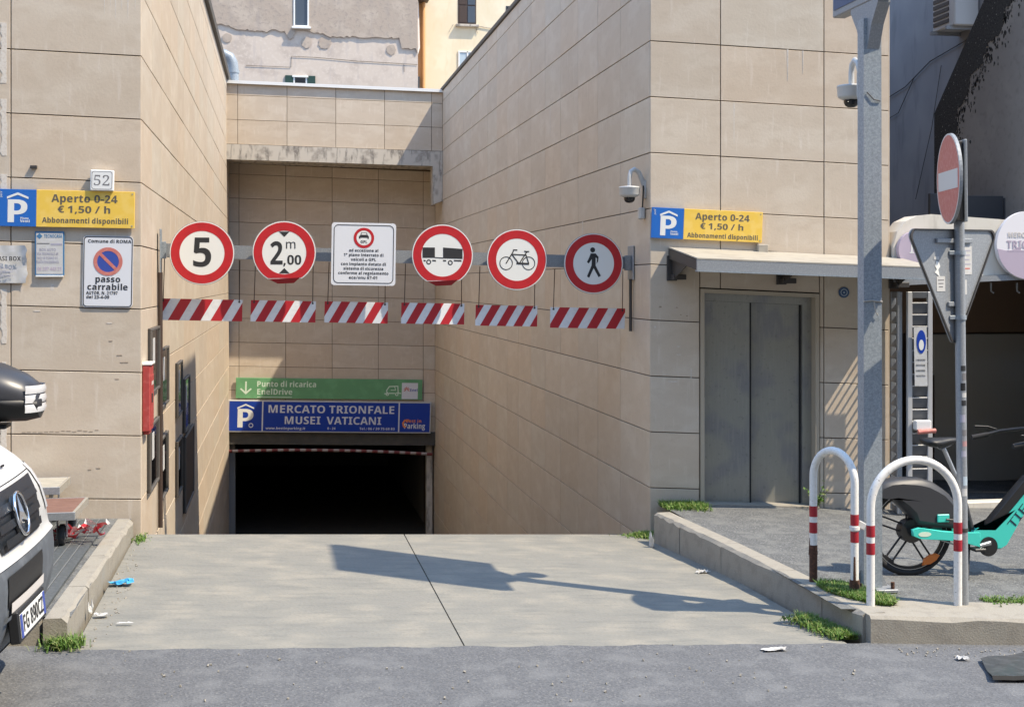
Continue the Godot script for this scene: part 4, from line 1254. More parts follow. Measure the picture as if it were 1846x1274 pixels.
func build_facade_signs() -> void:
	var la := deg_to_rad(-1.5)
	parking_sign("yellow and blue parking price sign on the left building", P(-2.268, 2.875, 11.755), la, -0.014, 1.10, 0.306, 0.31)
	parking_sign("yellow and blue parking price sign above the steel awning", P(3.518, 2.822, 12.525), deg_to_rad(-4.0), -0.041, 1.082, 0.292, 0.312)
	var t := thing("house_number", "white house number plate reading fifty two", "sign", P(-1.43, 2.951, 11.735), la)
	t.rotation.z = -0.02
	obj("block", bx(Vector3(0, 0, 0.03), Vector3(0.188, 0.172, 0.05), 0.006), M.white, t)
	var st := nb()
	frame_poly(st, round_rect(0.165, 0.15, 0.02), round_rect(0.157, 0.142, 0.018), 0.0545, 0.0555)
	obj("border", st, M.print_grey, t)
	text("numeral", "52", 0.085, Vector3(0, 0, 0.0555), M.print_grey, t, serif, 0.125)
	# no-parking plate
	t = thing("driveway_sign", "white plate with round no parking symbol and black text", "sign", P(-1.39, 2.194, 11.742), la)
	t.rotation.z = -0.015
	st = nb()
	prism(st, round_rect(0.405, 0.595, 0.03), 0.0, 0.008)
	obj("plate", st, M.sign_grey_white, t)
	st = nb()
	frame_poly(st, round_rect(0.395, 0.585, 0.028), round_rect(0.382, 0.572, 0.024), 0.0082, 0.0095)
	obj("border", st, M.print_black, t)
	st = nb()
	prism(st, circle(0.098, 40, -1, Vector2(0, 0.085)), 0.0082, 0.009)
	obj("blue_disc", st, M.round_blue, t)
	st = nb()
	ring(st, 0.088, 0.118, 0.0092, 0.0102, 48, Transform3D(Basis(), Vector3(0, 0.085, 0)))
	prism(st, poly2([-0.072, 0.138, -0.054, 0.156, 0.072, 0.032, 0.054, 0.014]), 0.0092, 0.0104)
	obj("red_ring", st, M.faded_red, t)
	text("lettering", "Comune di ROMA", 0.026, Vector3(0.01, 0.253, 0.009), M.print_black, t, bold, 0.35)
	text("lettering", "passo", 0.05, Vector3(0, -0.063, 0.009), M.print_black, t, bold, 0.2)
	text("lettering", "carrabile", 0.05, Vector3(0, -0.128, 0.009), M.print_black, t, bold, 0.325)
	text("lettering", "AUTOR. N. 21797", 0.026, Vector3(-0.045, -0.178, 0.009), M.print_black, t, bold, 0.255)
	text("lettering", "del 23-4-09", 0.026, Vector3(-0.078, -0.212, 0.009), M.print_black, t, bold, 0.185)
	# papers
	t = thing("notice", "paper notice in a blue frame under the yellow parking sign", "notice", P(-1.857, 2.345, 11.752), la)
	obj("backing", bx(Vector3(0, 0, 0.006), Vector3(0.235, 0.365, 0.01), 0.002), M.notice_blue, t)
	obj("sheet", bx(Vector3(0, 0.0, 0.0125), Vector3(0.212, 0.34, 0.002)), M.paper, t)
	text("lettering", "TECNOCASA", 0.028, Vector3(0.028, 0.143, 0.014), M.notice_blue, t, bold, 0.145)
	pp(t, "emblem", [-0.08, 0.119, -0.056, 0.143, -0.08, 0.167, -0.104, 0.143], M.notice_blue, 0.0138)
	obj("rule", bx(Vector3(-0.05, 0.082, 0.0142), Vector3(0.1, 0.007, 0.001)), M.print_grey, t)
	obj("rule", bx(Vector3(0.055, 0.076, 0.0142), Vector3(0.09, 0.016, 0.001)), M.print_faint, t)
	for i in 4: text("lettering", ["BOX AUTO", "VIA TRIONFALE 45", "MQ 18 PIANO S1", "TRATTATIVA RISERVATA"][i], 0.022, Vector3(-0.015, 0.03 - i * 0.034, 0.014), M.print_faint, t, bold, [0.13, 0.17, 0.16, 0.18][i])
	text("lettering", "06 397 443 21", 0.03, Vector3(0, -0.128, 0.014), M.lilac, t, bold, 0.19)
	obj("tray", bx(Vector3(0, -0.188, 0.012), Vector3(0.22, 0.014, 0.02), 0.002), M.white, t)
	t = thing("paper_notice", "crumpled white paper notice taped at the left edge of the wall", "notice", P(-2.17, 2.255, 11.756), la)
	st = nb(true)
	var rows := []
	for j in 9:
		var row := []
		for i in 9:
			var q := Vector3(-0.16 + 0.30 * i / 8.0, -0.155 + 0.31 * j / 8.0, 0.005 + 0.004 * sin(i * 1.7 + j) + (0.022 * maxf(0, i - 5.5) / 2.5 if j > 4 else 0.006) + rng.randf_range(0, 0.003))
			if i == 8: q.x += rng.randf_range(-0.02, 0.004)
			row.append(q)
		rows.append(row)
	sheet(st, rows)
	obj("sheet", st, M.paper, t)
	text("lettering", "QUASI BOX", 0.036, Vector3(-0.035, 0.045, 0.034), M.print_black, t, bold, 0.245)
	for i in 3: text("lettering", ["VENDITA E LOCAZIONE", "VIA ANDREA DORIA", "TEL 06 3973"][i], 0.017, Vector3(-0.05, -0.03 - i * 0.032, 0.026), M.print_faint, t, plain, 0.15)
	obj(  "hook", bx(P(-1.985, 3.06, 11.75), Vector3(0.055, 0.026, 0.03), 0.004), M.dark_bronze)
	tag(get_node("hook"), "small dark metal hook in the joint left of the house number", "hook")
	# junction box, round blue sticker
	var p := right_face(1.085, 0.0)
	t = thing("junction_box", "small white junction box on the awning below the yellow sign", "box", P(p.x, 2.43, p.y), deg_to_rad(-4))
	obj("case", bx(Vector3(0, 0, 0.04), Vector3(0.10, 0.08, 0.08), 0.006), M.awning_top, t)
	obj("cable", tb([Vector3(0.05, -0.02, 0.01), Vector3(0.25, -0.05, 0.01), Vector3(0.9, -0.10, 0.012), Vector3(1.3, -0.115, 0.012)], 0.006, 6), M.dark_bronze, t)
	p = right_face(1.905, 0.0)
	t = thing("round_button", "small round blue plate on the wall right of the lift", "button", P(p.x, 2.009, p.y), deg_to_rad(-4))
	st = nb()
	prism(st, circle(0.052, 32), 0.0, 0.012)
	obj("plate", st, M.plate_blue, t)
	st = nb()
	ring(st, 0.028, 0.034, 0.0122, 0.0135, 28)
	prism(st, circle(0.008, 12), 0.0122, 0.0135)
	obj("print", st, M.pale_glass, t)
	# signs over the car park entrance
	t = thing("charging_sign", "long green sign with white arrow above the blue sign", "sign", P(-0.885, 0.03, 30.36))
	t.rotation.z = -0.0235
	obj("panel", bx(Vector3(2.05, -0.225, 0.01), Vector3(4.1, 0.45, 0.03), 0.004), M.sign_green, t)
	text("lettering", "Punto di ricarica", 0.12, Vector3(1.1, -0.135, 0.026), M.pale_green, t, bold, 1.28)
	text("lettering", "EnelDrive", 0.12, Vector3(0.84, -0.305, 0.026), M.pale_green, t, bold, 0.76)
	obj("rule", bx(Vector3(0.84, -0.42, 0.027), Vector3(0.76, 0.012, 0.002)), M.pale_green, t)
	pp(t, "arrow", [0.20, -0.08, 0.235, -0.08, 0.235, -0.30, 0.32, -0.225, 0.345, -0.25, 0.2175, -0.365, 0.09, -0.25, 0.115, -0.225, 0.20, -0.30], M.pale_green, 0.026)
	st = nb()
	stroke(st, [3.26, -0.32, 3.32, -0.32, 3.30, -0.25, 3.36, -0.16, 3.55, -0.15, 3.56, -0.3, 3.62, -0.31], 0.022, 0.026)
	stroke(st, [3.36, -0.31, 3.48, -0.31], 0.022, 0.0263)
	stroke(st, [3.40, -0.24, 3.50, -0.24, 3.48, -0.16], 0.015, 0.0265)
	for q in [3.32, 3.53]: ring(st, 0.02, 0.038, 0.026, 0.028, 18, Transform3D(Basis(), Vector3(q, -0.33, 0)))
	obj("car_symbol", st, M.pale_green, t)
	obj("logo_panel", bx(Vector3(3.82, -0.255, 0.027), Vector3(0.36, 0.36, 0.003)), M.sign_grey_white, t)
	st = nb()
	for i in 7:
		var a := deg_to_rad(-20 + i * 37.0)
		stroke(st, [3.75 + cos(a) * 0.02, -0.23 + sin(a) * 0.02, 3.75 + cos(a) * 0.065, -0.23 + sin(a) * 0.065], 0.018, 0.029 + i * 0.0002)
	obj("logo", st, M.faded_red, t)
	text("lettering", "Enel", 0.06, Vector3(3.91, -0.235, 0.0292), M.deep_blue, t, bold)
	t = thing("entrance_sign", "large blue car park sign over the dark entrance", "sign", P(-1.04, -0.455, 30.35))
	t.rotation.z = -0.0262
	obj("case", bx(Vector3(2.22, -0.345, 0.02), Vector3(4.46, 0.70, 0.11), 0.006), M.camera_grey, t)
	obj("panel", bx(Vector3(2.22, -0.345, 0.077), Vector3(4.40, 0.645, 0.006), 0.001), M.deep_blue, t)
	for x in [0.735, 3.73]: obj("divider", bx(Vector3(x, -0.345, 0.082), Vector3(0.028, 0.645, 0.006)), M.sign_grey_white, t)
	text("lettering", "P", 0.40, Vector3(0.36, -0.40, 0.0805), M.sign_white, t, bold, 0.34)
	pp(t, "roof_symbol", [0.19, -0.155, 0.37, -0.075, 0.55, -0.155, 0.55, -0.19, 0.37, -0.11, 0.19, -0.19], M.sign_white, 0.0805)
	st = nb()
	ring(st, 0.032, 0.052, 0.0805, 0.082, 24, Transform3D(Basis(), Vector3(0.49, -0.545, 0)))
	obj("ring_symbol", st, M.sign_grey_white, t)
	text("lettering", "MERCATO TRIONFALE", 0.165, Vector3(2.24, -0.185, 0.0805), M.sign_grey_white, t, bold, 2.76)
	text("lettering", "MUSEI  VATICANI", 0.165, Vector3(2.27, -0.43, 0.0805), M.sign_grey_white, t, bold, 2.12)
	text("lettering", "www.bestinparking.it", 0.052, Vector3(1.24, -0.605, 0.0805), M.sign_grey_white, t, bold, 0.86)
	text("lettering", "0 - 24", 0.052, Vector3(2.24, -0.60, 0.0805), M.sign_grey_white, t, bold)
	text("lettering", "Tel.: 06 / 39 75 68 83", 0.052, Vector3(3.25, -0.60, 0.0805), M.sign_grey_white, t, bold, 0.78)
	text("lettering", "Best in", 0.07, Vector3(4.06, -0.42, 0.0805), M.orange, t, bold, 0.34)
	text("lettering", "Parking", 0.115, Vector3(4.08, -0.535, 0.0805), M.sign_white, t, bold, 0.47)
	st = nb()
	stroke(st, [3.95, -0.40, 3.86, -0.41, 3.82, -0.47, 3.84, -0.54, 3.88, -0.56], 0.035, 0.0805)
	obj("logo", st, M.orange, t)
	# sagging striped clearance tube in the opening
	t = thing("clearance_tube", "thin red and white striped tube hung across the dark entrance", "barrier")
	var pts := []
	for i in 75:
		var q := i / 74.0
		pts.append(P(lerpf(-1.08, 3.42, q), lerpf(-1.57, -1.73, q) + 0.055 * (1 - pow(2 * q - 1, 2)), 30.25))
	for i in 37:
		obj("band", tb([pts[i * 2], pts[i * 2 + 1], pts[i * 2 + 2]], 0.034, 8), M.rope_red if i % 2 == 0 else M.rope_white, t)

func display_case(d0: float, d1: float, y0: float, y1: float, label: String, red := false) -> void:
	var dc := (d0 + d1) / 2
	var t := thing("display_case", label, "display case", P(left_x(dc), (y0 + y1) / 2, dc), PI / 2, "framed cases on the sunlit ramp wall")
	var w := d1 - d0
	var h := y1 - y0
	obj("back", bx(Vector3(0, 0, 0.01), Vector3(w, h, 0.018), 0.003), M.dark_bronze, t)
	obj("pane", bx(Vector3(0, 0, 0.0215), Vector3(w - 0.06, h - 0.06, 0.004)), M.dark_glass if not red else M.brown_wood, t)
	for e in [-1, 1]:
		obj("frame", bx(Vector3(0, e * (h / 2 - 0.012), 0.028), Vector3(w, 0.024, 0.018), 0.003), M.case_frame, t)
		obj("frame", bx(Vector3(e * (w / 2 - 0.012), 0, 0.028), Vector3(0.024, h - 0.049, 0.018), 0.003), M.case_frame, t)
	if not red: obj("label", bx(Vector3(-w * 0.12, h * 0.14, 0.0245), Vector3(w * 0.22, h * 0.4, 0.002)), M.paper, t)

func build_wall_fixtures() -> void:
	display_case(12.25, 13.12, 1.12, 1.70, "framed case on the sunlit wall just above the red cabinet")
	display_case(12.18, 13.05, 0.27, 0.86, "framed case on the sunlit wall just below the red cabinet")
	display_case(13.3, 14.15, 0.90, 1.47, "second framed case of the upper row beyond the red cabinet")
	display_case(13.3, 14.08, 0.02, 0.62, "second framed case of the lower row beyond the red cabinet")
	display_case(15.3, 16.05, 0.62, 1.22, "third framed case of the upper row at the shadow edge")
	display_case(15.3, 16.05, -0.25, 0.36, "third framed case of the lower row at the shadow edge")
	display_case(16.4, 17.3, 0.33, 0.97, "farthest framed case of the upper row in the shadow")
	display_case(16.45, 18.1, -0.62, 0.28, "farthest case of the lower row, dark brown front", true)
	var t := thing("hose_cabinet", "red metal cabinet with a pale top on the left wall corner", "cabinet", P(left_x(11.92), 1.13, 11.925), PI / 2)
	obj("case", bx(Vector3(0, 0, 0.034), Vector3(0.30, 0.56, 0.066), 0.008), M.hose_red, t)
	obj("top", bx(Vector3(0, 0.288, 0.04), Vector3(0.31, 0.018, 0.08), 0.004), M.white, t)
	obj("door", bx(Vector3(0.01, -0.02, 0.069), Vector3(0.24, 0.42, 0.006), 0.003), M.hose_red, t)
	obj("handle", bx(Vector3(-0.08, 0.0, 0.077), Vector3(0.015, 0.08, 0.012), 0.003), M.dark_bronze, t)
	for i in 4: text("lettering", "IDRANTE", 0.03, Vector3(0.02, 0.12 - i * 0.07, 0.0725), M.faded_white, t, bold) if i == 0 else null
	obj("spout", bx(Vector3(0, -0.295, 0.03), Vector3(0.2, 0.03, 0.05), 0.008), M.hose_red, t)
	# dome cameras on curved arms
	dome_camera("grey dome camera on a curved arm at the ramp corner", P(RIGHT_WALL, 3.02, 12.72), Vector3(-0.17, 0, 0.06), true)
	dome_camera("grey dome camera hanging behind the galvanised post", P(4.03, 3.50, 8.915), Vector3(0.0, 0, -0.20), false)

func dome_camera(label: String, wall: Vector3, out: Vector3, with_box: bool) -> void:
	var t := thing("dome_camera", label, "camera", wall, 0.0, "dome cameras")
	var o := out
	var path := [Vector3(0, 0, 0), o * 0.15 + Vector3(0, 0.06, 0), o * 0.4 + Vector3(0, 0.145, 0), o * 0.68 + Vector3(0, 0.175, 0), o * 0.92 + Vector3(0, 0.15, 0), o + Vector3(0, 0.09, 0), o + Vector3(0, 0.0, 0)]
	obj("arm", tb(path, [0.026, 0.026, 0.024, 0.022, 0.021, 0.02, 0.02], 12), M.camera_grey, t)
	var side := o.normalized()
	obj("plate", bx(Vector3(0, -0.02, 0) + side * 0.006, Vector3(0.012 if absf(side.x) > 0.7 else 0.09, 0.17, 0.09 if absf(side.x) > 0.7 else 0.012), 0.003), M.camera_grey, t)
	var st := nb()
	var at := Transform3D(Basis(), o)
	lathe(st, [Vector2(0.0, 0.012), Vector2(0.03, 0.012), Vector2(0.098, 0.004), Vector2(0.105, -0.006), Vector2(0.1, -0.012), Vector2(0.097, -0.07), Vector2(0.088, -0.085), Vector2(0.06, -0.098), Vector2(0.0, -0.099)], 28, at)
	obj("housing", st, M.camera_grey, t)
	st = nb()
	lathe(st, [Vector2(0.055, -0.098), Vector2(0.053, -0.12), Vector2(0.043, -0.138), Vector2(0.025, -0.15), Vector2(0.0, -0.153)], 22, at)
	obj("dome", st, M.dark_glass, t)
	if with_box:
		obj("box", bx(Vector3(-0.035, -0.25, 0.0), Vector3(0.06, 0.115, 0.085), 0.014), M.camera_grey, t)
		obj("cable", tb([Vector3(-0.02, 0.02, 0.02), Vector3(-0.03, -0.2, 0.02)], 0.008, 6), M.dark_bronze, t)

func build_awning() -> void:
	var t := thing("awning", "sloping steel awning over the lift doors", "awning")
	var s := -0.034
	var x0 := 3.683
	var x1 := 5.96
	var yw := 2.432
	var yf := 2.312
	var pt := func(x: float, y: float, d: float) -> Vector3: return P(x, y + s * (x - x0), d)
	var wall_d := func(x: float) -> float: return right_face((x - 3.506) / cos(deg_to_rad(4.0)), 0.0).y - 0.006
	var st := nb()
	var up := Vector3(0, 0.012, 0)
	var a: Vector3 = pt.call(x0, yw, wall_d.call(x0)); var b: Vector3 = pt.call(x1, yw - 0.02, wall_d.call(x1))
	var c: Vector3 = pt.call(x1, yf, 11.62); var d: Vector3 = pt.call(x0, yf, 11.62)
	quad(st, d + up, c + up, b + up, a + up); quad(st, a, b, c, d)
	quad(st, d, c, c + up, d + up); quad(st, c, b, b + up, c + up); quad(st, a, d, d + up, a + up); quad(st, b, a, a + up, b + up)
	obj("roof_sheet", st, M.awning_top, t)
	obj("fascia", pz([x0, yf - 0.002, x0, yf - 0.095, x1, yf - 0.095 + s * (x1 - x0), x1, yf - 0.002 + s * (x1 - x0)], -11.645, -11.622), M.zinc_dull, t)
	obj("fascia_lip", pz([x0, yf - 0.096, x0, yf - 0.11, x1, yf - 0.11 + s * (x1 - x0), x1, yf - 0.096 + s * (x1 - x0)], -11.68, -11.612), M.zinc, t)
	var side := Transform3D(Basis(Vector3(0, 0, -1), Vector3(0, 1, 0), Vector3(1, 0, 0)), Vector3.ZERO)
	var w0: float = wall_d.call(x0)
	obj("cheek", pz([11.646, yf - 0.004, w0, yw - 0.004, w0, yw - 0.10, 11.646, yf - 0.095], x0, x0 + 0.02, side), M.dark_bronze, t)
	var w1: float = wall_d.call(x1)
	var dy := s * (x1 - x0)
	obj("cheek", pz([11.646, yf - 0.004 + dy, w1, yw - 0.024 + dy, w1, yw - 0.10 + dy, 11.646, yf - 0.095 + dy], x1 - 0.02, x1, side), M.dark_bronze, t)
	for x in [x0 + 0.03, x0 + 1.1, x1 - 0.06]:
		var wd: float = wall_d.call(x)
		var yy: float = s * (x - x0)
		obj("bracket", pz([11.9, yw - 0.13 + yy, wd, yw - 0.10 + yy, wd, yw - 0.29 + yy, wd - 0.07, yw - 0.29 + yy], x, x + 0.012, side), M.dark_bronze, t)
		obj("bracket_plate", bx(P(x, yw - 0.19 + yy, wd - 0.012), Vector3(0.10, 0.24, 0.02), 0.003), M.dark_bronze, t)
		obj("bracket_foot", bx(P(x + 0.05, yw - 0.275 + yy, wd - 0.06), Vector3(0.13, 0.05, 0.10), 0.004), M.dark_bronze, t)

# ---------------------------------------------------------------- street furniture
func arc_pts(c: Vector3, u: Vector3, v: Vector3, r: float, a0: float, a1: float, n: int) -> Array:
	var out := []
	for i in n + 1:
		var a := deg_to_rad(lerpf(a0, a1, float(i) / n))
		out.append(c + (u * cos(a) + v * sin(a)) * r)
	return out

func hoop(label: String, a: Vector2, b: Vector2, h: float, rusty: bool) -> void:
	var ya := pave_y(a.x)
	var mid := (a + b) / 2
	var t := thing("hoop_barrier", label, "barrier", P(mid.x, pave_y(mid.x), mid.y), 0.0, "white hoop barriers on the kerb")
	var d := (b - a) / 2
	var r := d.length()
	var ax := Vector3(d.x, 0, -d.y).normalized()
	var top := h - r
	var pts := [-ax * r + Vector3(0, -0.06, 0), -ax * r + Vector3(0, top * 0.5, 0)]
	pts.append_array(arc_pts(Vector3(0, top, 0), -ax, Vector3.UP, r, 0, 180, 22))
	pts.append(ax * r + Vector3(0, top * 0.5, 0)); pts.append(ax * r + Vector3(0, -0.06, 0))
	obj("tube", tb(pts, 0.027, 16), M.hoop_white, t)
	for e in [-1, 1]:
		for q in [0.47, 0.355]:
			obj("red_band", tb([ax * r * e + Vector3(0, q, 0), ax * r * e + Vector3(0, q + 0.075, 0)], 0.0282, 16), M.band_red, t)
	if rusty:
		obj("rusty_foot", tb([-ax * r + Vector3(0, -0.05, 0), -ax * r + Vector3(0, 0.27, 0)], 0.0288, 14), M.rust, t)
		# paint flaked away unevenly above the foot
		for i in 9:
			var an := rng.randf_range(0, TAU)
			var s := Vector3(cos(an), 0, sin(an)) * 0.0245
			var y := rng.randf_range(0.24, 0.29)
			obj("rust_flake", tb([-ax * r + s + Vector3(0, 0.2, 0), -ax * r + s + Vector3(0, y + rng.randf_range(0.0, 0.06), 0)], [0.011, 0.004], 6), M.rust, t)
		obj("rusty_foot", tb([ax * r + Vector3(0, -0.06, 0), ax * r + Vector3(0, 0.10, 0)], [0.040, 0.034], 12), M.rust, t)
		obj("rust_flake", tb([ax * r + Vector3(-0.012, 0.08, 0.026), ax * r + Vector3(-0.012, 0.26, 0.026)], [0.010, 0.006], 6), M.rust, t)
		obj("strap", tb([ax * r + Vector3(0, 0.44, 0), ax * r + Vector3(0, 0.462, 0)], 0.036, 14), M.hoop_white, t)
		obj("strap", bx(ax * r + Vector3(0.045, 0.47, 0.01), Vector3(0.06, 0.05, 0.02), 0.006, Basis(Vector3.BACK, -0.5)), M.paper, t)

func build_posts() -> void:
	# square galvanised post with a large blue board facing left along the street
	var px := 4.055
	var pd := 8.86
	var t := thing("board_post", "galvanised steel post with large blue board at its top", "post", P(px, pave_y(px), pd))
	obj("post", pz([-0.068, -0.1, 0.068, -0.1, 0.060, 3.95, -0.070, 3.95], -0.05, 0.05), M.zinc, t)
	obj("flange", bx(Vector3(0, 0.012, 0), Vector3(0.30, 0.024, 0.26), 0.004), M.zinc_dull, t)
	for e in [-1, 1]:
		obj("gusset", pz([0.066 * e, 0.02, 0.13 * e, 0.02, 0.066 * e, 0.15], -0.004, 0.004), M.zinc_dull, t)
		obj("anchor_bolt", tb([Vector3(e * 0.12, 0.02, 0.1), Vector3(e * 0.12, 0.07, 0.1)], 0.014, 8), M.rust, t)
	# bracket flaring under the board
	var side := Transform3D(Basis(Vector3(0, 0, -1), Vector3(0, 1, 0), Vector3(1, 0, 0)), Vector3.ZERO)
	obj("bracket", pz([-0.051, 3.74, 0.051, 3.74, 0.12, 3.90, 0.22, 4.03, 0.22, 4.06, -0.22, 4.06, -0.22, 4.03, -0.12, 3.90], -0.045, 0.045, side), M.zinc_dull, t)
	var bd := part("board", t, Vector3(0, 4.06, 0))
	obj("frame", bx(Vector3(0, 1.06, 0), Vector3(0.10, 2.12, 1.06), 0.008), M.zinc_dull, bd)
	obj("face", bx(Vector3(-0.052, 1.07, 0), Vector3(0.006, 2.04, 1.0)), M.plate_blue, bd)
	obj("face", bx(Vector3(0.052, 1.07, 0), Vector3(0.006, 2.04, 1.0)), M.plate_blue, bd)
	obj("wire", tb([Vector3(-0.07, 2.0, 0.052), Vector3(-0.02, 2.005, 0.055), Vector3(0.068, 1.995, 0.052)], 0.006, 6), M.lintel, t)
	obj("wire", tb([Vector3(0.0, 1.995, 0.062), Vector3(0.01, 1.93, 0.066), Vector3(0.03, 1.90, 0.064)], 0.004, 6), M.lintel, t)
	obj("wire", tb([Vector3(-0.05, 3.44, 0.058), Vector3(0.0, 3.39, 0.061), Vector3(0.05, 3.38, 0.058)], 0.004, 6), M.dark_bronze, t)
	# round tube pole with two traffic signs
	px = 4.505; pd = 8.40
	t = thing("sign_pole", "grey tube pole with no entry disc and back of triangular sign", "sign pole", P(px, pave_y(px), pd))
	t.rotation.z = 0.012
	obj("pole", tb([Vector3(0, -0.1, 0), Vector3(0, 2.98, 0)], 0.034, 18), M.zinc_dull, t)
	obj("cap", tb([Vector3(0, 2.98, 0), Vector3(0, 2.995, 0)], 0.036, 18), M.dark_bronze, t)
	var n := part("no_entry_sign", t, Vector3(-0.085, 2.835, 0.02))
	var nx := Vector3(-0.972, 0, -0.235)
	n.basis = Basis(Vector3.UP.cross(nx).normalized(), Vector3.UP, nx)
	var st := nb()
	prism(st, circle(0.30, 56), -0.02, 0.0)
	obj("plate", st, M.zinc_dull, n)
	st = nb()
	ring(st, 0.288, 0.298, 0.0005, 0.002, 56)
	obj("border", st, M.faded_white, n)
	st = nb()
	prism(st, circle(0.288, 56), 0.0003, 0.0015)
	obj("face", st, M.faded_red, n)
	obj("white_bar", bx(Vector3(0, -0.01, 0.0025), Vector3(0.50, 0.125, 0.002)), M.faded_white, n)
	obj("box_back", bx(Vector3(0.03, -0.02, -0.045), Vector3(0.16, 0.52, 0.045), 0.005), M.dark_bronze, n)
	obj("back_strip", bx(Vector3(0.03, -0.02, -0.085), Vector3(0.18, 0.54, 0.02), 0.004), M.zinc_dull, n)
	var g := part("yield_sign", t, Vector3(-0.012, 2.235, 0.042))
	var gx := Vector3(0.405, 0, 0.914)
	g.basis = Basis(Vector3.UP.cross(gx).normalized(), Vector3.UP, gx)
	var triangle := PackedVector2Array()
	for k in 3:
		var ang := deg_to_rad(30 + 120 * k) if k < 2 else deg_to_rad(270)
		var c := Vector2(cos(ang), sin(ang)) * (0.535 - 0.09)
		for i in 7:
			var a2 := ang + deg_to_rad(-60 + 20 * i)
			triangle.append(c + Vector2(cos(a2), sin(a2)) * 0.045)
	st = nb()
	prism(st, triangle, -0.072, -0.062)
	obj("plate", st, M.zinc_dull, g)
	var inner := PackedVector2Array()
	for q in triangle: inner.append(q * 0.965)
	st = nb()
	frame_poly(st, triangle, inner, -0.064, -0.05)
	obj("rim", st, M.dark_bronze, g)
	for y in [0.19, -0.23]: obj("channel", bx(Vector3(0, y, -0.052), Vector3(0.36 if y > 0 else 0.14, 0.03, 0.018), 0.003), M.zinc_dull, g)
	for s in [[-0.13, -0.095, 0.085, 0.1], [0.13, 0.06, 0.12, 0.19], [0.105, -0.12, 0.06, 0.1], [-0.17, 0.075, 0.05, 0.02]]:
		obj("sticker", bx(Vector3(s[0], s[1], -0.0605), Vector3(s[2], s[3], 0.002)), M.paper, g)
	for i in 5: obj("sticker_print", bx(Vector3(0.13, 0.125 - i * 0.03, -0.059), Vector3(0.09 - 0.012 * (i % 3), 0.008, 0.001)), M.print_faint if i != 4 else M.faded_red, g)
	for i in 3: obj("sticker_print", bx(Vector3(-0.13, -0.07 - i * 0.022, -0.059), Vector3(0.06 - 0.01 * i, 0.006, 0.001)), M.print_grey, g)
	st = nb()
	prism(st, poly2([-0.17, -0.03, -0.14, -0.05, -0.155, 0.0, -0.135, 0.02, -0.15, 0.05, -0.175, 0.055, -0.185, 0.02, -0.17, 0.0, -0.19, -0.02]), -0.0605, -0.059)
	obj("sticker", st, M.sign_white, g)
	for y in [2.33, 1.90]:
		obj("clamp", tb([Vector3(0, y, 0), Vector3(0, y + 0.03, 0)], 0.041, 16), M.zinc, t)
		obj("clamp", bx(Vector3(-0.055, y + 0.015, 0.0), Vector3(0.05, 0.028, 0.03), 0.003), M.zinc, t)
	var sk := [[1.56, 0.035, "print_black", 0.1], [1.50, 0.045, "print_grey", 0.35], [1.43, 0.05, "black", 0.0], [1.385, 0.03, "paper", 0.3], [1.33, 0.035, "print_black", 0.15], [1.22, 0.05, "print_faint", -0.2], [1.13, 0.04, "print_grey", 0.2], [1.06, 0.035, "sticker_rose", 0.25], [0.99, 0.04, "print_faint", 0.0], [0.80, 0.06, "pale_glass", 0.3], [0.73, 0.05, "paper", 0.1]]
	for s in sk:
		st = nb()
		var rows := []
		for j in 2:
			var row := []
			for i in 6:
				var a3: float = s[3] + lerpf(-0.55, 0.55, i / 5.0)
				row.append(Vector3(sin(a3) * 0.0348, s[0] + j * s[1], cos(a3) * 0.0348))
			rows.append(row)
		sheet(st, rows)
		obj("sticker", st, M[s[2]], t)
	obj("strap", tb([Vector3(0, 0.49, 0), Vector3(0, 0.515, 0)], 0.037, 14), M.dark_bronze, t)
	hoop("white hoop barrier with rusty brown feet standing in the grass", Vector2(3.73, 9.08), Vector2(3.87, 8.70), 0.955, true)
	hoop("clean white hoop barrier with red bands in front of the bicycle", Vector2(3.83, 8.36), Vector2(4.45, 8.37), 0.965, false)

func puffy(st: SurfaceTool, poly: PackedVector2Array, hz: float, inset: float) -> void:
	if Geometry2D.is_polygon_clockwise(poly): poly.reverse()
	var c := Vector2.ZERO
	for q in poly: c += q
	c /= poly.size()
	var rings := []
	for lay in [[-hz, inset], [-hz * 0.8, inset * 0.35], [-hz * 0.5, 0.0], [hz * 0.5, 0.0], [hz * 0.8, inset * 0.35], [hz, inset]]:
		var one := []
		for q in poly:
			var p: Vector2 = q + (c - q).normalized() * lay[1]
			one.append(Vector3(p.x, p.y, lay[0]))
		rings.append(one)
	loft(st, rings, true)

func wheel(parent: Node, c: Vector3, r: float, tyre: float, spokes: int) -> void:
	var w := part("wheel", parent, c)
	var st := nb()
	var pts := arc_pts(Vector3.ZERO, Vector3.RIGHT, Vector3.UP, r - tyre, 0, 360, 44)
	tube(st, pts, tyre, 10, false)
	obj("tyre", st, M.rubber, w)
	st = nb()
	ring(st, r - tyre * 2.9, r - tyre * 1.75, -0.013, 0.013, 44)
	obj("rim", st, M.black, w)
	st = nb()
	ring(st, r - tyre * 2.1, r - tyre * 1.95, -0.0145, 0.0145, 44)
	obj("rim_stripe", st, M.silver, w)
	for k in spokes:
		var a := TAU * k / spokes + 0.28
		var u := Vector3(cos(a), sin(a), 0)
		var n := Vector3(-sin(a), cos(a), 0)
		for e in [-1, 1]:
			obj("spoke", tb([u * 0.05 + n * e * 0.028, u * (r - tyre * 2.7) + n * e * 0.03], 0.0075, 6), M.black, w)
		obj("spoke_tip", bx(u * (r - tyre * 3.1), Vector3(0.02, 0.085, 0.022), 0.004, Basis(Vector3.BACK, a)), M.black, w)
	obj("hub", tb([Vector3(0, 0, -0.045), Vector3(0, 0, 0.045)], 0.085, 22), M.black, w)

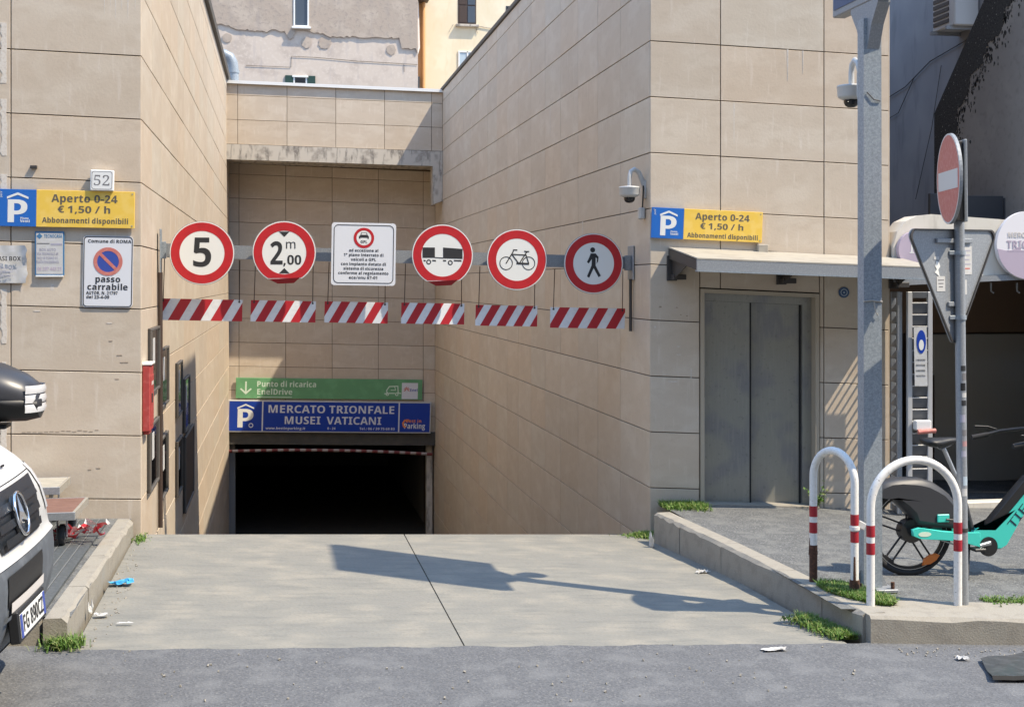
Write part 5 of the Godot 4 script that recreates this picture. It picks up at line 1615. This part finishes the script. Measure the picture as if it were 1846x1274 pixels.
func build_bike() -> void:
	var t := thing("rental_bike", "turquoise electric rental bicycle with black rear cover behind the hoops", "bicycle", P(4.587, pave_y(4.587) - 0.006, 9.35))
	wheel(t, Vector3(0, 0.334, 0), 0.334, 0.024, 5)
	wheel(t, Vector3(1.27, 0.334, 0), 0.334, 0.024, 5)
	var st := nb()
	puffy(st, poly2([-0.31, 0.60, -0.29, 0.67, -0.213, 0.707, -0.126, 0.721, 0.004, 0.726, 0.07, 0.72, 0.148, 0.698, 0.236, 0.642, 0.29, 0.60, 0.34, 0.535, 0.375, 0.48, 0.43, 0.36, 0.35, 0.345, 0.20, 0.355, 0.035, 0.37, 0.0, 0.43, -0.09, 0.52, -0.174, 0.596, -0.25, 0.585]), 0.085, 0.05)
	obj("rear_cover", st, M.bike_dark, t)
	for z in [-0.06, 0.06]:
		st = nb()
		puffy(st, poly2([-0.035, 0.36, 0.02, 0.372, 0.20, 0.345, 0.355, 0.327, 0.50, 0.322, 0.50, 0.216, 0.355, 0.262, 0.20, 0.275, 0.03, 0.29, -0.03, 0.315]), 0.018, 0.006)
		var c := obj("chain_stay", st, M.mint, t)
		c.position.z = z * 1.75
	st = nb()
	puffy(st, poly2([0.48, 0.324, 0.648, 0.314, 0.912, 0.604, 1.06, 0.80, 1.10, 0.86, 1.14, 0.82, 1.08, 0.70, 0.912, 0.455, 0.745, 0.20, 0.70, 0.177, 0.608, 0.183, 0.48, 0.215]), 0.05, 0.014)
	obj("frame", st, M.mint, t)
	st = nb()
	puffy(st, poly2([0.605, 0.325, 0.612, 0.375, 0.90, 0.69, 1.02, 0.80, 1.05, 0.79, 0.92, 0.60, 0.70, 0.345, 0.655, 0.322]), 0.042, 0.012)
	obj("battery", st, M.black, t)
	text("lettering", "TIER", 0.068, Vector3(0.868, 0.455, 0.0515), M.navy, t, plain, 0.29, Basis(Vector3.BACK, 0.862))
	obj("seat_tube", tb([Vector3(0.50, 0.30, 0), Vector3(0.404, 0.646, 0)], 0.022, 12), M.bike_dark, t)
	obj("seat_post", tb([Vector3(0.435, 0.58, 0), Vector3(0.271, 0.932, 0)], 0.0155, 12), M.silver, t)
	st = nb()
	var rings := []
	for s in [[0.10, 0.985, 0.015, 0.012], [0.115, 0.985, 0.085, 0.026], [0.17, 0.978, 0.10, 0.036], [0.23, 0.978, 0.075, 0.034], [0.30, 0.985, 0.045, 0.028], [0.38, 0.99, 0.028, 0.02], [0.405, 0.988, 0.01, 0.008]]:
		var one := []
		for k in 14:
			var a := TAU * k / 14
			one.append(Vector3(s[0], s[1] + sin(a) * s[3], -cos(a) * s[2]))
		rings.append(one)
	loft(st, rings)
	obj("saddle", st, M.black, t)
	obj("saddle_rail", tb([Vector3(0.2, 0.95, 0), Vector3(0.25, 0.925, 0), Vector3(0.33, 0.955, 0)], 0.008, 6), M.zinc_dull, t)
	obj("button", bx(Vector3(0.22, 0.432, 0.092), Vector3(0.095, 0.058, 0.012), 0.005), M.mint, t)
	obj("lock", tb([Vector3(0.24, 0.425, 0.1), Vector3(0.33, 0.415, 0.105), Vector3(0.42, 0.42, 0.1)], 0.008, 6), M.dark_bronze, t)
	obj("stay_slot", pz(Array(circle(0.05, 20, 0.018, Vector2(0.06, 0.325))).reduce(func(acc: Array, q: Vector2) -> Array: return acc + [q.x, q.y], []), 0.1235, 0.125), M.pale_green, t)
	obj("mudguard_stay", tb([Vector3(0.03, 0.33, 0.1), Vector3(0.36, 0.22, 0.06)], 0.006, 6), M.silver, t)
	st = nb()
	puffy(st, poly2([0.085, 0.08, 0.098, 0.128, 0.14, 0.155, 0.192, 0.165, 0.222, 0.152, 0.195, 0.115, 0.15, 0.088]), 0.012, 0.006)
	var rf := obj("reflector", st, M.amber, t)
	rf.position.z = 0.03
	var cr := part("crank", t, Vector3(0.60, 0.235, 0.075))
	obj("arm", tb([Vector3(0, 0, 0), Vector3(-0.115, -0.02, 0.01)], [0.018, 0.014], 10), M.silver, cr)
	obj("pedal", bx(Vector3(-0.13, -0.03, 0.06), Vector3(0.09, 0.022, 0.09), 0.006), M.black, cr)
	obj("chainring", tb([Vector3(0, -0.03, -0.03), Vector3(0, -0.03, -0.018)], 0.072, 24), M.black, cr)
	for e in [-1, 1]: obj("fork", tb([Vector3(1.10, 0.76, e * 0.05), Vector3(1.27, 0.334, e * 0.055)], 0.018, 10), M.mint, t)
	obj("head_tube", tb([Vector3(1.13, 0.70, 0), Vector3(1.05, 0.96, 0)], 0.032, 12), M.bike_dark, t)
	obj("stem", tb([Vector3(1.06, 0.93, 0), Vector3(1.02, 1.04, 0)], 0.02, 10), M.bike_dark, t)
	for e in [-1, 1]:
		obj("handlebar", tb([Vector3(1.03, 1.03, 0), Vector3(1.0, 1.05, e * 0.15), Vector3(0.88, 1.02, e * 0.27), Vector3(0.76, 0.99, e * 0.29)], 0.013, 10), M.black, t)
		obj("grip", tb([Vector3(0.78, 0.993, e * 0.287), Vector3(0.655, 0.972, e * 0.295)], 0.019, 12), M.rubber, t)
		obj("brake_lever", tb([Vector3(0.86, 1.03, e * 0.29), Vector3(0.80, 1.05, e * 0.32), Vector3(0.70, 1.055, e * 0.33)], 0.007, 6), M.black, t)
	obj("front_rack", bx(Vector3(1.26, 0.98, 0), Vector3(0.30, 0.22, 0.34), 0.02), M.bike_dark, t)
	obj("kickstand", tb([Vector3(0.44, 0.24, 0.06), Vector3(0.36, 0.0, 0.19)], 0.011, 8), M.black, t)

# ---------------------------------------------------------------- vehicles
func van_x(y: float, w: float) -> float:
	var prof := [[0.30, -0.16], [0.36, -0.08], [0.46, -0.03], [0.56, -0.005], [0.70, 0.0], [0.79, -0.01], [0.82, -0.035], [0.92, -0.05], [1.02, -0.08], [1.10, -0.13], [1.17, -0.20], [1.24, -0.30], [1.30, -0.42], [1.36, -0.58], [1.41, -0.75]]
	var x := 0.0
	for i in prof.size() - 1:
		if y <= prof[i + 1][0] or i == prof.size() - 2:
			x = lerpf(prof[i][1], prof[i + 1][1], clampf((y - prof[i][0]) / (prof[i + 1][0] - prof[i][0]), 0, 1))
			break
	var k := absf(w)
	x -= 0.05 * k * k
	if k > 0.72: x -= 0.34 * pow((k - 0.72) / 0.28, 2.0)
	return x

func nose_patch(y0: float, y1: float, lo: Callable, hi: Callable, off: float, ny := 10, nw := 16) -> SurfaceTool:
	var st := nb(true)
	var rows := []
	for j in ny + 1:
		var y := lerpf(y0, y1, float(j) / ny)
		var row := []
		for i in nw + 1:
			var w := lerpf(lo.call(y), hi.call(y), float(i) / nw)
			row.append(Vector3(van_x(y, w) + off, y, w * 0.98))
		rows.append(row)
	st.set_smooth_group(0)
	for i in ny:
		for k in nw: quad(st, rows[i][k], rows[i + 1][k], rows[i + 1][k + 1], rows[i][k + 1])
	return st

func build_van() -> void:
	# nose points along +x; local z runs across the van
	var t := thing("white_van", "white van with grey bumper and star emblem parked at left", "van", P(-1.205, road_y(-1.2), 7.03), deg_to_rad(-2.5))
	var full := func(v: float) -> Callable: return func(_y: float) -> float: return v
	obj("bumper", nose_patch(0.33, 0.80, full.call(-1.0), full.call(1.0), 0.0, 16, 36), M.bumper, t)
	obj("bumper_lip", nose_patch(0.30, 0.36, full.call(-0.98), full.call(0.98), 0.006, 3, 30), M.grille, t)
	var face := obj("front_panel", nose_patch(0.79, 1.11, full.call(-1.0), full.call(1.0), 0.004, 12, 36), M.van_white, t)
	face.set_meta("label", "white front panel around the grille")
	obj("hood", nose_patch(1.115, 1.41, full.call(-1.0), full.call(1.0), 0.006, 14, 36), M.van_white, t)
	# grille with slats
	var gl := func(s: float) -> Callable: return func(y: float) -> float: return s * lerpf(0.40, 0.60, clampf((y - 0.84) / 0.26, 0, 1))
	obj("grille", nose_patch(0.845, 1.10, gl.call(-1.0), gl.call(1.0), 0.010, 8, 24), M.grille, t)
	for k in 3:
		var y: float = 0.885 + k * 0.073
		var sl := func(s: float) -> Callable: return func(_y: float) -> float: return s * (0.375 + 0.05 * k)
		obj("grille_slat", nose_patch(y - 0.016, y + 0.022, sl.call(-1.0), sl.call(1.0), 0.030 - 0.002 * k, 2, 24), M.grille, t)
	# ring and three-pointed star
	var em := part("emblem", t, Vector3(van_x(0.97, 0.0) + 0.034, 0.985, 0.04))
	em.basis = Basis(Vector3.UP, PI / 2) * Basis(Vector3.RIGHT, deg_to_rad(-14))
	var st := nb()
	tube(st, arc_pts(Vector3.ZERO, Vector3.RIGHT, Vector3.UP, 0.104, 0, 360, 40), 0.009, 8, false)
	obj("ring", st, M.chrome, em)
	st = nb()
	for k in 3:
		var a := deg_to_rad(90 + 120 * k)
		var u := Vector3(cos(a), sin(a), 0)
		var n := Vector3(-sin(a), cos(a), 0)
		var tip := u * 0.100
		var front := Vector3(0, 0, 0.014)
		var lft := (u + n * 1.732) * 0.5 * 0.030
		var rgt := (u - n * 1.732) * 0.5 * 0.030
		tri(st, front, tip, lft); tri(st, front, rgt, tip)
	obj("star", st, M.chrome, em)
	st = nb()
	prism(st, circle(0.098, 32), -0.03, -0.012)
	obj("disc", st, M.grille, em)
	# lower intake, fog lamps, plate
	obj("intake", nose_patch(0.60, 0.745, full.call(-0.30), full.call(0.42), 0.006, 4, 14), M.black, t)
	obj("intake_tray", nose_patch(0.575, 0.622, full.call(-0.28), full.call(0.40), 0.016, 3, 14), M.faded_white, t)
	obj("intake_trim", nose_patch(0.545, 0.565, full.call(-0.34), full.call(0.46), 0.014, 2, 14), M.bumper, t)
	for s in [-1, 1]:
		obj("headlight", nose_patch(0.90, 1.14, full.call(s * 0.80 - 0.12), full.call(s * 0.80 + 0.14), 0.012, 6, 8), M.lens, t)
	obj("hood_badge", bx(Vector3(van_x(1.17, -0.25) + 0.012, 1.18, -0.25), Vector3(0.01, 0.012, 0.05), 0.002), M.black, t)
	var pl := part("number_plate", t, Vector3(van_x(0.5, 0.05) + 0.030, 0.50, 0.10))
	pl.basis = Basis(Vector3.UP, PI / 2) * Basis(Vector3.RIGHT, deg_to_rad(-6))
	obj("holder", bx(Vector3(0, 0, 0), Vector3(0.56, 0.15, 0.05), 0.006), M.black, pl)
	obj("plate", bx(Vector3(0, 0, 0.026), Vector3(0.52, 0.112, 0.004), 0.002), M.sign_white, pl)
	for s in [-1, 1]: obj("blue_strip", bx(Vector3(s * 0.24, 0, 0.0288), Vector3(0.04, 0.110, 0.0015)), M.deep_blue, pl)
	text("lettering", "FG 890CZ", 0.076, Vector3(0, 0, 0.029), M.print_black, pl, bold, 0.42)
	# rest of the van, left of the view
	var body := []
	for q in [[-0.40, 0.98, 1.16], [-0.75, 0.99, 1.41], [-0.95, 0.985, 1.50], [-1.55, 0.93, 2.30], [-1.95, 0.9, 2.52], [-5.6, 0.9, 2.6], [-5.75, 0.88, 2.5]]:
		var one := []
		for c in [[-1, 0.0], [1, 0.0], [1, 0.45], [1, 0.8], [0.94, 0.97], [0.8, 1.0], [-0.8, 1.0], [-0.94, 0.97], [-1, 0.8], [-1, 0.45]]:
			var half: float = 0.98 if c[1] < 0.5 else q[1]
			one.append(Vector3(q[0], lerpf(0.36, q[2], c[1]), c[0] * half))
		body.append(one)
	st = nb()
	loft(st, body, false)
	obj("body", st, M.van_white, t)
	st = nb()
	quad(st, Vector3(-0.94, 1.52, 0.86), Vector3(-1.54, 2.28, 0.78), Vector3(-1.54, 2.28, -0.78), Vector3(-0.94, 1.52, -0.86))
	obj("windscreen", st, M.dark_glass, t)
	obj("wiper", tb([Vector3(-0.86, 1.47, 0.1), Vector3(-0.93, 1.54, 0.7)], 0.012, 6), M.black, t)
	for x in [-0.95, -4.5]:
		for s in [-1, 1]:
			var w := part("wheel", t, Vector3(x, 0.335, s * 0.86))
			obj("tyre", tb([Vector3(0, 0, -0.11), Vector3(0, 0, -0.09), Vector3(0, 0, 0.09), Vector3(0, 0, 0.11)], [0.30, 0.335, 0.335, 0.30], 28), M.rubber, w)
			obj("rim", tb([Vector3(0, 0, -0.115), Vector3(0, 0, 0.115)], 0.2, 20), M.silver, w)

func build_scooter() -> void:
	# parked on the left pavement, only its rear case reaches into the view
	var t := thing("scooter", "scooter with dark grey rear case behind the van", "scooter", P(-2.13, 0.14, 9.6))
	var st := nb()
	var rings := []
	for s in [[-0.12, 0.07, 0.05, 0.06], [-0.06, 0.075, 0.16, 0.20], [0.10, 0.09, 0.215, 0.24], [0.32, 0.07, 0.20, 0.23], [0.46, 0.04, 0.165, 0.20], [0.555, 0.015, 0.115, 0.15], [0.575, 0.01, 0.07, 0.09]]:
		var one := []
		for k in 20:
			var a := TAU * k / 20
			var yy := sin(a)
			one.append(Vector3(s[0], 1.15 + s[1] + yy * s[2] * (1.0 if yy > 0 else 0.95), -cos(a) * s[3] * (0.9 if absf(yy) > 0.8 else 1.0)))
		rings.append(one)
	loft(st, rings)
	obj("rear_case", st, M.case_grey, t)
	var low := []
	for r in rings.slice(1, 6):
		var one := []
		for p in r: one.append(Vector3(p.x, minf(p.y, 1.185) - (0.004 if p.y < 1.185 else 0.0), p.z * 1.03))
		low.append(one)
	st = nb()
	loft(st, low)
	obj("case_base", st, M.black, t)
	# wrap-round reflector at the end of the case
	for seg in 3:
		st = nb()
		var rows := []
		for j in 3:
			var row := []
			for i in 9:
				var a := deg_to_rad(lerpf(-75, 75, i / 8.0))
				var rr := 0.012 if j == 1 else 0.004
				row.append(Vector3(0.455 + cos(a) * (0.122 + rr), 1.10 + seg * 0.062 + j * 0.027, sin(a) * (0.215 - 0.006 * seg)))
			rows.append(row)
		sheet(st, rows)
		obj("reflector", st, M.lens, t)
	obj("rack", bx(Vector3(0.15, 1.0, 0), Vector3(0.4, 0.03, 0.2), 0.01), M.black, t)
	st = nb()
	puffy(st, poly2([-1.0, 0.62, -0.6, 0.80, -0.1, 0.86, 0.25, 0.94, 0.28, 0.88, 0.05, 0.70, -0.2, 0.42, -0.55, 0.30, -1.0, 0.30, -1.25, 0.36, -1.3, 0.95, -1.22, 0.96, -1.12, 0.5]), 0.16, 0.06)
	obj("body", st, M.case_grey, t)
	st = nb()
	puffy(st, poly2([-0.75, 0.76, -0.70, 0.84, -0.35, 0.86, 0.05, 0.95, 0.08, 0.88, -0.3, 0.79]), 0.15, 0.04)
	obj("seat", st, M.black, t)
	for x in [0.02, -1.36]:
		var w := part("wheel", t, Vector3(x, 0.24, 0))
		obj("tyre", tb([Vector3(0, 0, -0.06), Vector3(0, 0, -0.03), Vector3(0, 0, 0.03), Vector3(0, 0, 0.06)], [0.2, 0.24, 0.24, 0.2], 24), M.rubber, w)
		obj("rim", tb([Vector3(0, 0, -0.062), Vector3(0, 0, 0.062)], 0.14, 18), M.silver, w)
	obj("handlebar", tb([Vector3(-1.2, 1.08, -0.34), Vector3(-1.24, 1.04, 0), Vector3(-1.2, 1.08, 0.34)], 0.02, 8), M.black, t)
	obj("steering_column", tb([Vector3(-1.24, 1.04, 0), Vector3(-1.34, 0.3, 0)], 0.03, 8), M.black, t)

func dolly(label: String, x1: float, d0: float, d1: float, top: float, board: Material) -> void:
	var w := 0.86
	var t := thing("platform_dolly", label, "dolly", P(x1 - w / 2, 0.155, (d0 + d1) / 2), 0.0, "platform dollies on the left pavement")
	var l := d1 - d0
	var h := top - 0.155
	for i in 4:
		obj("plank", bx(Vector3(0, h - 0.012, -l / 2 + l * (i + 0.5) / 4), Vector3(w - 0.05, 0.024, l / 4 - 0.004), 0.003), board, t)
	for e in [-1, 1]:
		obj("side_rail", bx(Vector3(e * (w / 2 - 0.011), h - 0.028, 0), Vector3(0.022, 0.062, l), 0.003), M.kerb, t)
		obj("end_rail", bx(Vector3(0, h - 0.03, e * (l / 2 + 0.008)), Vector3(w, 0.06, 0.016), 0.003), M.zinc_dull, t)
	for ex in [-1, 1]:
		for ez in [-1, 1]:
			var c := part("castor", t, Vector3(ex * (w / 2 - 0.11), 0, ez * (l / 2 - 0.11)))
			var r := minf(0.08, (h - 0.08) / 2)
			obj("wheel", tb([Vector3(-0.022, r, 0), Vector3(-0.014, r, 0), Vector3(0.014, r, 0), Vector3(0.022, r, 0)], [r * 0.85, r, r, r * 0.85], 18), M.rubber, c)
			obj("hub", tb([Vector3(-0.025, r, 0), Vector3(0.025, r, 0)], r * 0.45, 12), M.zinc_dull, c)
			for s in [-1, 1]: obj("fork", pz([-0.02, r - 0.015, 0.02, r - 0.015, 0.045, h - 0.06, -0.045, h - 0.06], s * 0.034 - 0.002, s * 0.034 + 0.002, Transform3D(Basis(Vector3.UP, PI / 2), Vector3.ZERO)), M.zinc_dull, c)

# ---------------------------------------------------------------- litter and plants
func crumple(st: SurfaceTool, w: float, d: float, h: float, n := 6) -> void:
	var rows := []
	for j in n + 1:
		var row := []
		for i in n + 1:
			var q := Vector3(w * (i / float(n) - 0.5), 0.004 + absf(rng.randfn(0, 0.5)) * h, d * (j / float(n) - 0.5))
			q.x += rng.randfn(0, w * 0.05); q.z += rng.randfn(0, d * 0.05)
			row.append(q)
		rows.append(row)
	st.set_smooth_group(-1)
	for i in n:
		for k in n: quad(st, rows[i][k], rows[i + 1][k], rows[i + 1][k + 1], rows[i][k + 1])

func scrap(called: String, label: String, category: String, at: Vector3, w: float, d: float, h: float, m: Material, turn := 0.0) -> void:
	var st := nb()
	crumple(st, w, d, h)
	var o := obj(called, st, m)
	o.position = at
	o.rotation.y = turn
	tag(o, label, category)

func build_litter() -> void:
	scrap("paper_scrap", "crumpled white paper scrap at the foot of the right kerb", "litter", P(3.38, -0.235, 10.52), 0.11, 0.05, 0.03, M.paper, 0.3)
	scrap("paper_scrap", "small white litter at the far end of the right kerb", "litter", P(3.30, -0.275, 11.75), 0.04, 0.05, 0.12, M.paper)
	scrap("paper_scrap", "flattened pale paper on the road before the driveway", "litter", P(3.0, road_y(3.0) + 0.004, 7.93), 0.15, 0.06, 0.012, M.paper, 0.1)
	scrap("paper_scrap", "white litter at the corner of the black plastic sheet", "litter", P(4.10, road_y(4.1) + 0.004, 7.66), 0.07, 0.05, 0.02, M.paper)
	scrap("paper_scrap", "white paper scrap against the left kerb", "litter", P(-1.10, -0.005, 8.92), 0.08, 0.05, 0.015, M.paper, 0.2)
	scrap("cup_scrap", "small white upright scrap leaning on the left kerb", "litter", P(-1.168, 0.0, 8.95), 0.03, 0.03, 0.09, M.white)
	scrap("blue_glove", "crumpled light blue glove beside the left kerb", "glove", P(-1.075, 0.0, 9.82), 0.16, 0.10, 0.035, M.blue_glove, 0.2)
	scrap("paper_scrap", "flat thin white scrap on the concrete near the asphalt at left", "litter", P(-0.93, -0.012, 8.72), 0.10, 0.018, 0.005, M.paper)
	# barrier tape heaped on the grating
	var t := thing("barrier_tape", "tangled red and white barrier tape on the grating", "tape", P(-1.50, 0.165, 10.62))
	for k in 4:
		var n := 22
		var c := Vector3(-0.26 + 0.03 * k, 0.02 + 0.015 * k, 0.07 - 0.02 * k)
		var dir := rng.randf_range(-0.5, 0.3)
		var prev := []
		for i in n:
			dir += rng.randfn(0, 0.45)
			dir = clampf(dir, -1.2, 1.2)
			c += Vector3(cos(dir), 0, -sin(dir) * 0.55 - 0.15) * 0.026
			c.y = clampf(c.y + rng.randfn(0, 0.02), 0.012 + 0.012 * k, 0.085)
			var across := Vector3(-sin(dir) * 0.4, rng.randf_range(0.1, 0.9), cos(dir)).normalized() * rng.randf_range(0.05, 0.085)
			var now := [c, c + across]
			if i > 0:
				var st := nb()
				quad(st, prev[0], now[0], now[1], prev[1])
				obj("strip", st, M.tape_red if ((i + k * 2) / 3) % 2 == 0 else M.tape_white, t)
			prev = now
	# black plastic sheet at the right edge of the road
	t = thing("plastic_sheet", "curled black plastic sheet lying on the road at right", "plastic sheet", P(4.30, road_y(4.3) + 0.004, 7.42))
	var st := nb(true)
	var st2 := nb()
	var rows := []
	for j in 9:
		var row := []
		for i in 13:
			var x := -0.26 + 0.78 * i / 12.0
			var z := -0.21 + 0.43 * j / 8.0 + 0.30 * (i / 12.0) * (j / 8.0) - 0.02 * i
			var y := 0.012 + 0.03 * (j / 8.0) * sin(i * 0.5) * 0.4 + 0.018 * (j / 8.0) * (j / 8.0) + 0.006 * sin(i * 1.3 + j)
			row.append(Vector3(x + (8 - j) * 0.02, maxf(y, 0.004) - 0.033 * x, z))
		rows.append(row)
	st.set_smooth_group(0)
	for i in 8:
		for k in 12: quad(st, rows[i][k], rows[i + 1][k], rows[i + 1][k + 1], rows[i][k + 1])
	obj("sheet", st, M.plastic_sheet, t)
	for k in 12: quad(st2, rows[8][k], rows[8][k] + Vector3(0, -0.022, 0.01), rows[8][k + 1] + Vector3(0, -0.022, 0.01), rows[8][k + 1])
	obj("edge", st2, M.black, t)
	# grating let into the left pavement
	t = thing("pavement_grating", "dark metal grating set in the left pavement beside the kerb", "grating", P(0, 0.136, 0))
	for i in 9:
		var x := -1.40 - i * 0.078
		obj("bar", bx(P(x, 0.012, 9.98), Vector3(0.066, 0.024, 3.2), 0.003), M.grate, t)
		obj("rail", bx(P(x - 0.039, 0.013, 9.98), Vector3(0.008, 0.026, 3.2), 0.001), M.grate_rail, t)
	# kerbside bits of grit
	var grit := nb()
	for i in 260:
		var x := rng.randf_range(-1.1, 3.4)
		var p: Vector3
		if i % 3 == 0: p = slab_point(rng.randf_range(-1.14, -1.0), rng.randf_range(0.02, 0.95))
		elif i % 3 == 1: p = P(x, road_y(x) + 0.003, rng.randf_range(6.8, 8.1))
		else:
			x = rng.randf_range(3.8, 5.2)
			p = P(x, road_y(x) + 0.003, rng.randf_range(7.75, 7.98) - 0.09 * (x - 3.7))
		var s := rng.randf_range(0.003, 0.010)
		box(grit, p + Vector3(0, s * 0.4, 0), Vector3(s * 1.4, s, s), Basis(Vector3(rng.randf(), 1, rng.randf()).normalized(), rng.randf() * 3.0))
	var go := obj("grit", grit, M.kerb)
	go.set_meta("kind", "stuff")
	tag(go, "loose grit and small stones along the kerbs and road", "grit")

func grass(label: String, n: int, spread: Callable, h: float) -> void:
	var t := thing("grass_clump", label, "grass")
	t.set_meta("kind", "stuff")
	var sts := [nb(), nb(), nb()]
	for i in n:
		var p: Vector3 = spread.call()
		var a := rng.randf() * TAU
		var lean := rng.randf_range(0.2, 1.3)
		var hh := h * rng.randf_range(0.4, 1.15)
		var w := rng.randf_range(0.0015, 0.0045)
		var side := Vector3(cos(a), 0, sin(a))
		var fwd := Vector3(-sin(a), 0, cos(a)) * lean * hh
		var st: SurfaceTool = sts[rng.randi() % 3]
		var m := p + Vector3(0, hh * 0.55, 0) + fwd * 0.35
		var tip := p + Vector3(0, hh * rng.randf_range(0.7, 1.0), 0) + fwd
		quad(st, p - side * w, p + side * w, m + side * w * 0.9, m - side * w * 0.9)
		tri(st, m - side * w * 0.9, m + side * w * 0.9, tip)
		if i % 3 == 0:      # small round leaves
			var c := p + Vector3(0, hh * 0.5, 0) + fwd * 0.5
			var up := Vector3(rng.randfn(0, 0.4), 1, rng.randfn(0, 0.4)).normalized()
			var e := up.cross(side).normalized()
			var f := up.cross(e)
			var r := rng.randf_range(0.006, 0.014)
			quad(st, c - e * r, c + f * r, c + e * r, c - f * r)
	for k in 3: obj("blades", sts[k], M["grass%d" % k], t)

func build_plants() -> void:
	grass("thick green grass around the rusty hoop barrier", 4600, func() -> Vector3:
		var q := Vector2(rng.randfn(0, 0.5), rng.randfn(0, 0.5)).limit_length(1.0)
		var x := 3.87 + q.x * 0.15 - q.y * 0.08
		return P(x, pave_y(x), 8.68 + q.y * 0.33), 0.062)
	grass("green grass growing in the gutter at the kerb corner", 3800, func() -> Vector3:
		var q := rng.randf()
		var x := lerpf(3.56, 3.66, q) - absf(rng.randfn(0, 0.07))
		return P(x, road_y(x) - 0.005, lerpf(8.75, 8.18, q)), 0.055)
	grass("low grass at the foot of the tower left of the lift", 2000, func() -> Vector3:
		var x := lerpf(3.56, 4.0, rng.randf())
		return P(x, pave_y(x), 12.45 - absf(rng.randfn(0, 0.13))), 0.07)
	grass("grass tuft where the ramp meets the tower corner", 1300, func() -> Vector3:
		var x := 3.49 - absf(rng.randfn(0, 0.10))
		return P(x, -0.295, 12.45 - absf(rng.randfn(0, 0.1))), 0.07)
	grass("sparse grass along the back of the street kerb", 500, func() -> Vector3:
		var x := lerpf(4.7, 5.2, rng.randf())
		return P(x, pave_y(x), 8.5 + rng.randfn(0, 0.05)), 0.035)
	grass("weeds sprouting at the broken end of the left kerb", 420, func() -> Vector3:
		var x := -1.22 + rng.randfn(0, 0.055)
		return P(x, -0.01, 8.2 + rng.randfn(0, 0.05)), 0.085)
	grass("few weeds at the inner end of the left kerb", 160, func() -> Vector3:
		return P(-1.11 + rng.randfn(0, 0.03), -0.005, 11.5 + rng.randfn(0, 0.1)), 0.04)
	# leafy weed by the lift frame
	var t := thing("leafy_weed", "leafy green weed growing beside the right lift frame", "plant", P(5.09, -0.066, 12.34))
	for k in 9:
		var a := rng.randf() * TAU
		var r := rng.randf_range(0.03, 0.11)
		var top := Vector3(cos(a) * r, rng.randf_range(0.10, 0.24), sin(a) * r * 0.5 + 0.04)
		obj("stem", tb([Vector3(0, 0, 0.02), top * Vector3(0.5, 0.6, 0.5), top], 0.003, 5), M.grass1, t)
		for l in 6:
			var c := top * rng.randf_range(0.5, 1.05) + Vector3(rng.randfn(0, 0.018), rng.randfn(0, 0.015), rng.randfn(0, 0.018))
			var up := Vector3(rng.randfn(0, 0.5), 1, rng.randfn(0.3, 0.5)).normalized()
			var e := up.cross(Vector3(cos(l), 0, sin(l))).normalized()
			var f := up.cross(e)
			var s := rng.randf_range(0.014, 0.026)
			var st := nb()
			quad(st, c - e * s, c + f * s * 0.6 + up * 0.004, c + e * s, c - f * s * 0.6 + up * 0.004)
			obj("leaf", st, M["grass%d" % (l % 3)], t)

func _ready() -> void:
	rng.seed = 52
	var cam := Camera3D.new()
	cam.name = "camera"
	add_child(cam)
	cam.position = Vector3(0, 2.1, 0)
	cam.rotation.y = deg_to_rad(-9.8184)
	var near := 0.1
	cam.set_frustum(1274.0 / 2450.0 * near, Vector2(0, -127.0 / 2450.0 * near), near, 300.0)
	cam.current = true
	var env := Environment.new()
	env.background_mode = Environment.BG_SKY
	var sm := ProceduralSkyMaterial.new()
	sm.sky_top_color = Color(0.44, 0.55, 0.70)
	sm.sky_horizon_color = Color(0.78, 0.80, 0.81)
	sm.sky_curve = 0.12
	sm.ground_bottom_color = Color(0.32, 0.30, 0.28)
	sm.ground_horizon_color = Color(0.6, 0.62, 0.64)
	sm.sun_angle_max = 1.0
	var sky := Sky.new()
	sky.sky_material = sm
	env.sky = sky
	env.background_energy_multiplier = 2.2
	env.tonemap_mode = Environment.TONE_MAPPER_LINEAR
	env.tonemap_exposure = 1.82
	env.sdfgi_enabled = true
	env.ssao_enabled = true
	env.ssil_enabled = true
	var we := WorldEnvironment.new()
	we.name = "world_environment"
	we.environment = env
	add_child(we)
	var sun := DirectionalLight3D.new()
	sun.name = "sun"
	add_child(sun)
	sun.look_at_from_position(Vector3.ZERO, Vector3(-0.572, -1.0, -0.342), Vector3.UP)
	sun.light_energy = 1.28
	sun.light_color = Color(1.0, 0.94, 0.84)
	sun.light_angular_distance = 0.5
	sun.shadow_enabled = true

	make_materials()
	build_ground()
	build_left_building()
	build_right_buildings()
	build_back()
	build_background()
	build_opposite()
	build_market()
	build_gantry()
	build_facade_signs()
	build_wall_fixtures()
	build_awning()
	build_marks()
	build_posts()
	build_bike()
	build_van()
	build_scooter()
	dolly("grey topped platform dolly against the left wall", -1.68, 11.12, 11.66, 0.50, M.grey_board)
	dolly("brown boarded platform dolly nearer the street", -1.46, 10.38, 11.06, 0.42, M.board)
	build_litter()
	build_plants()
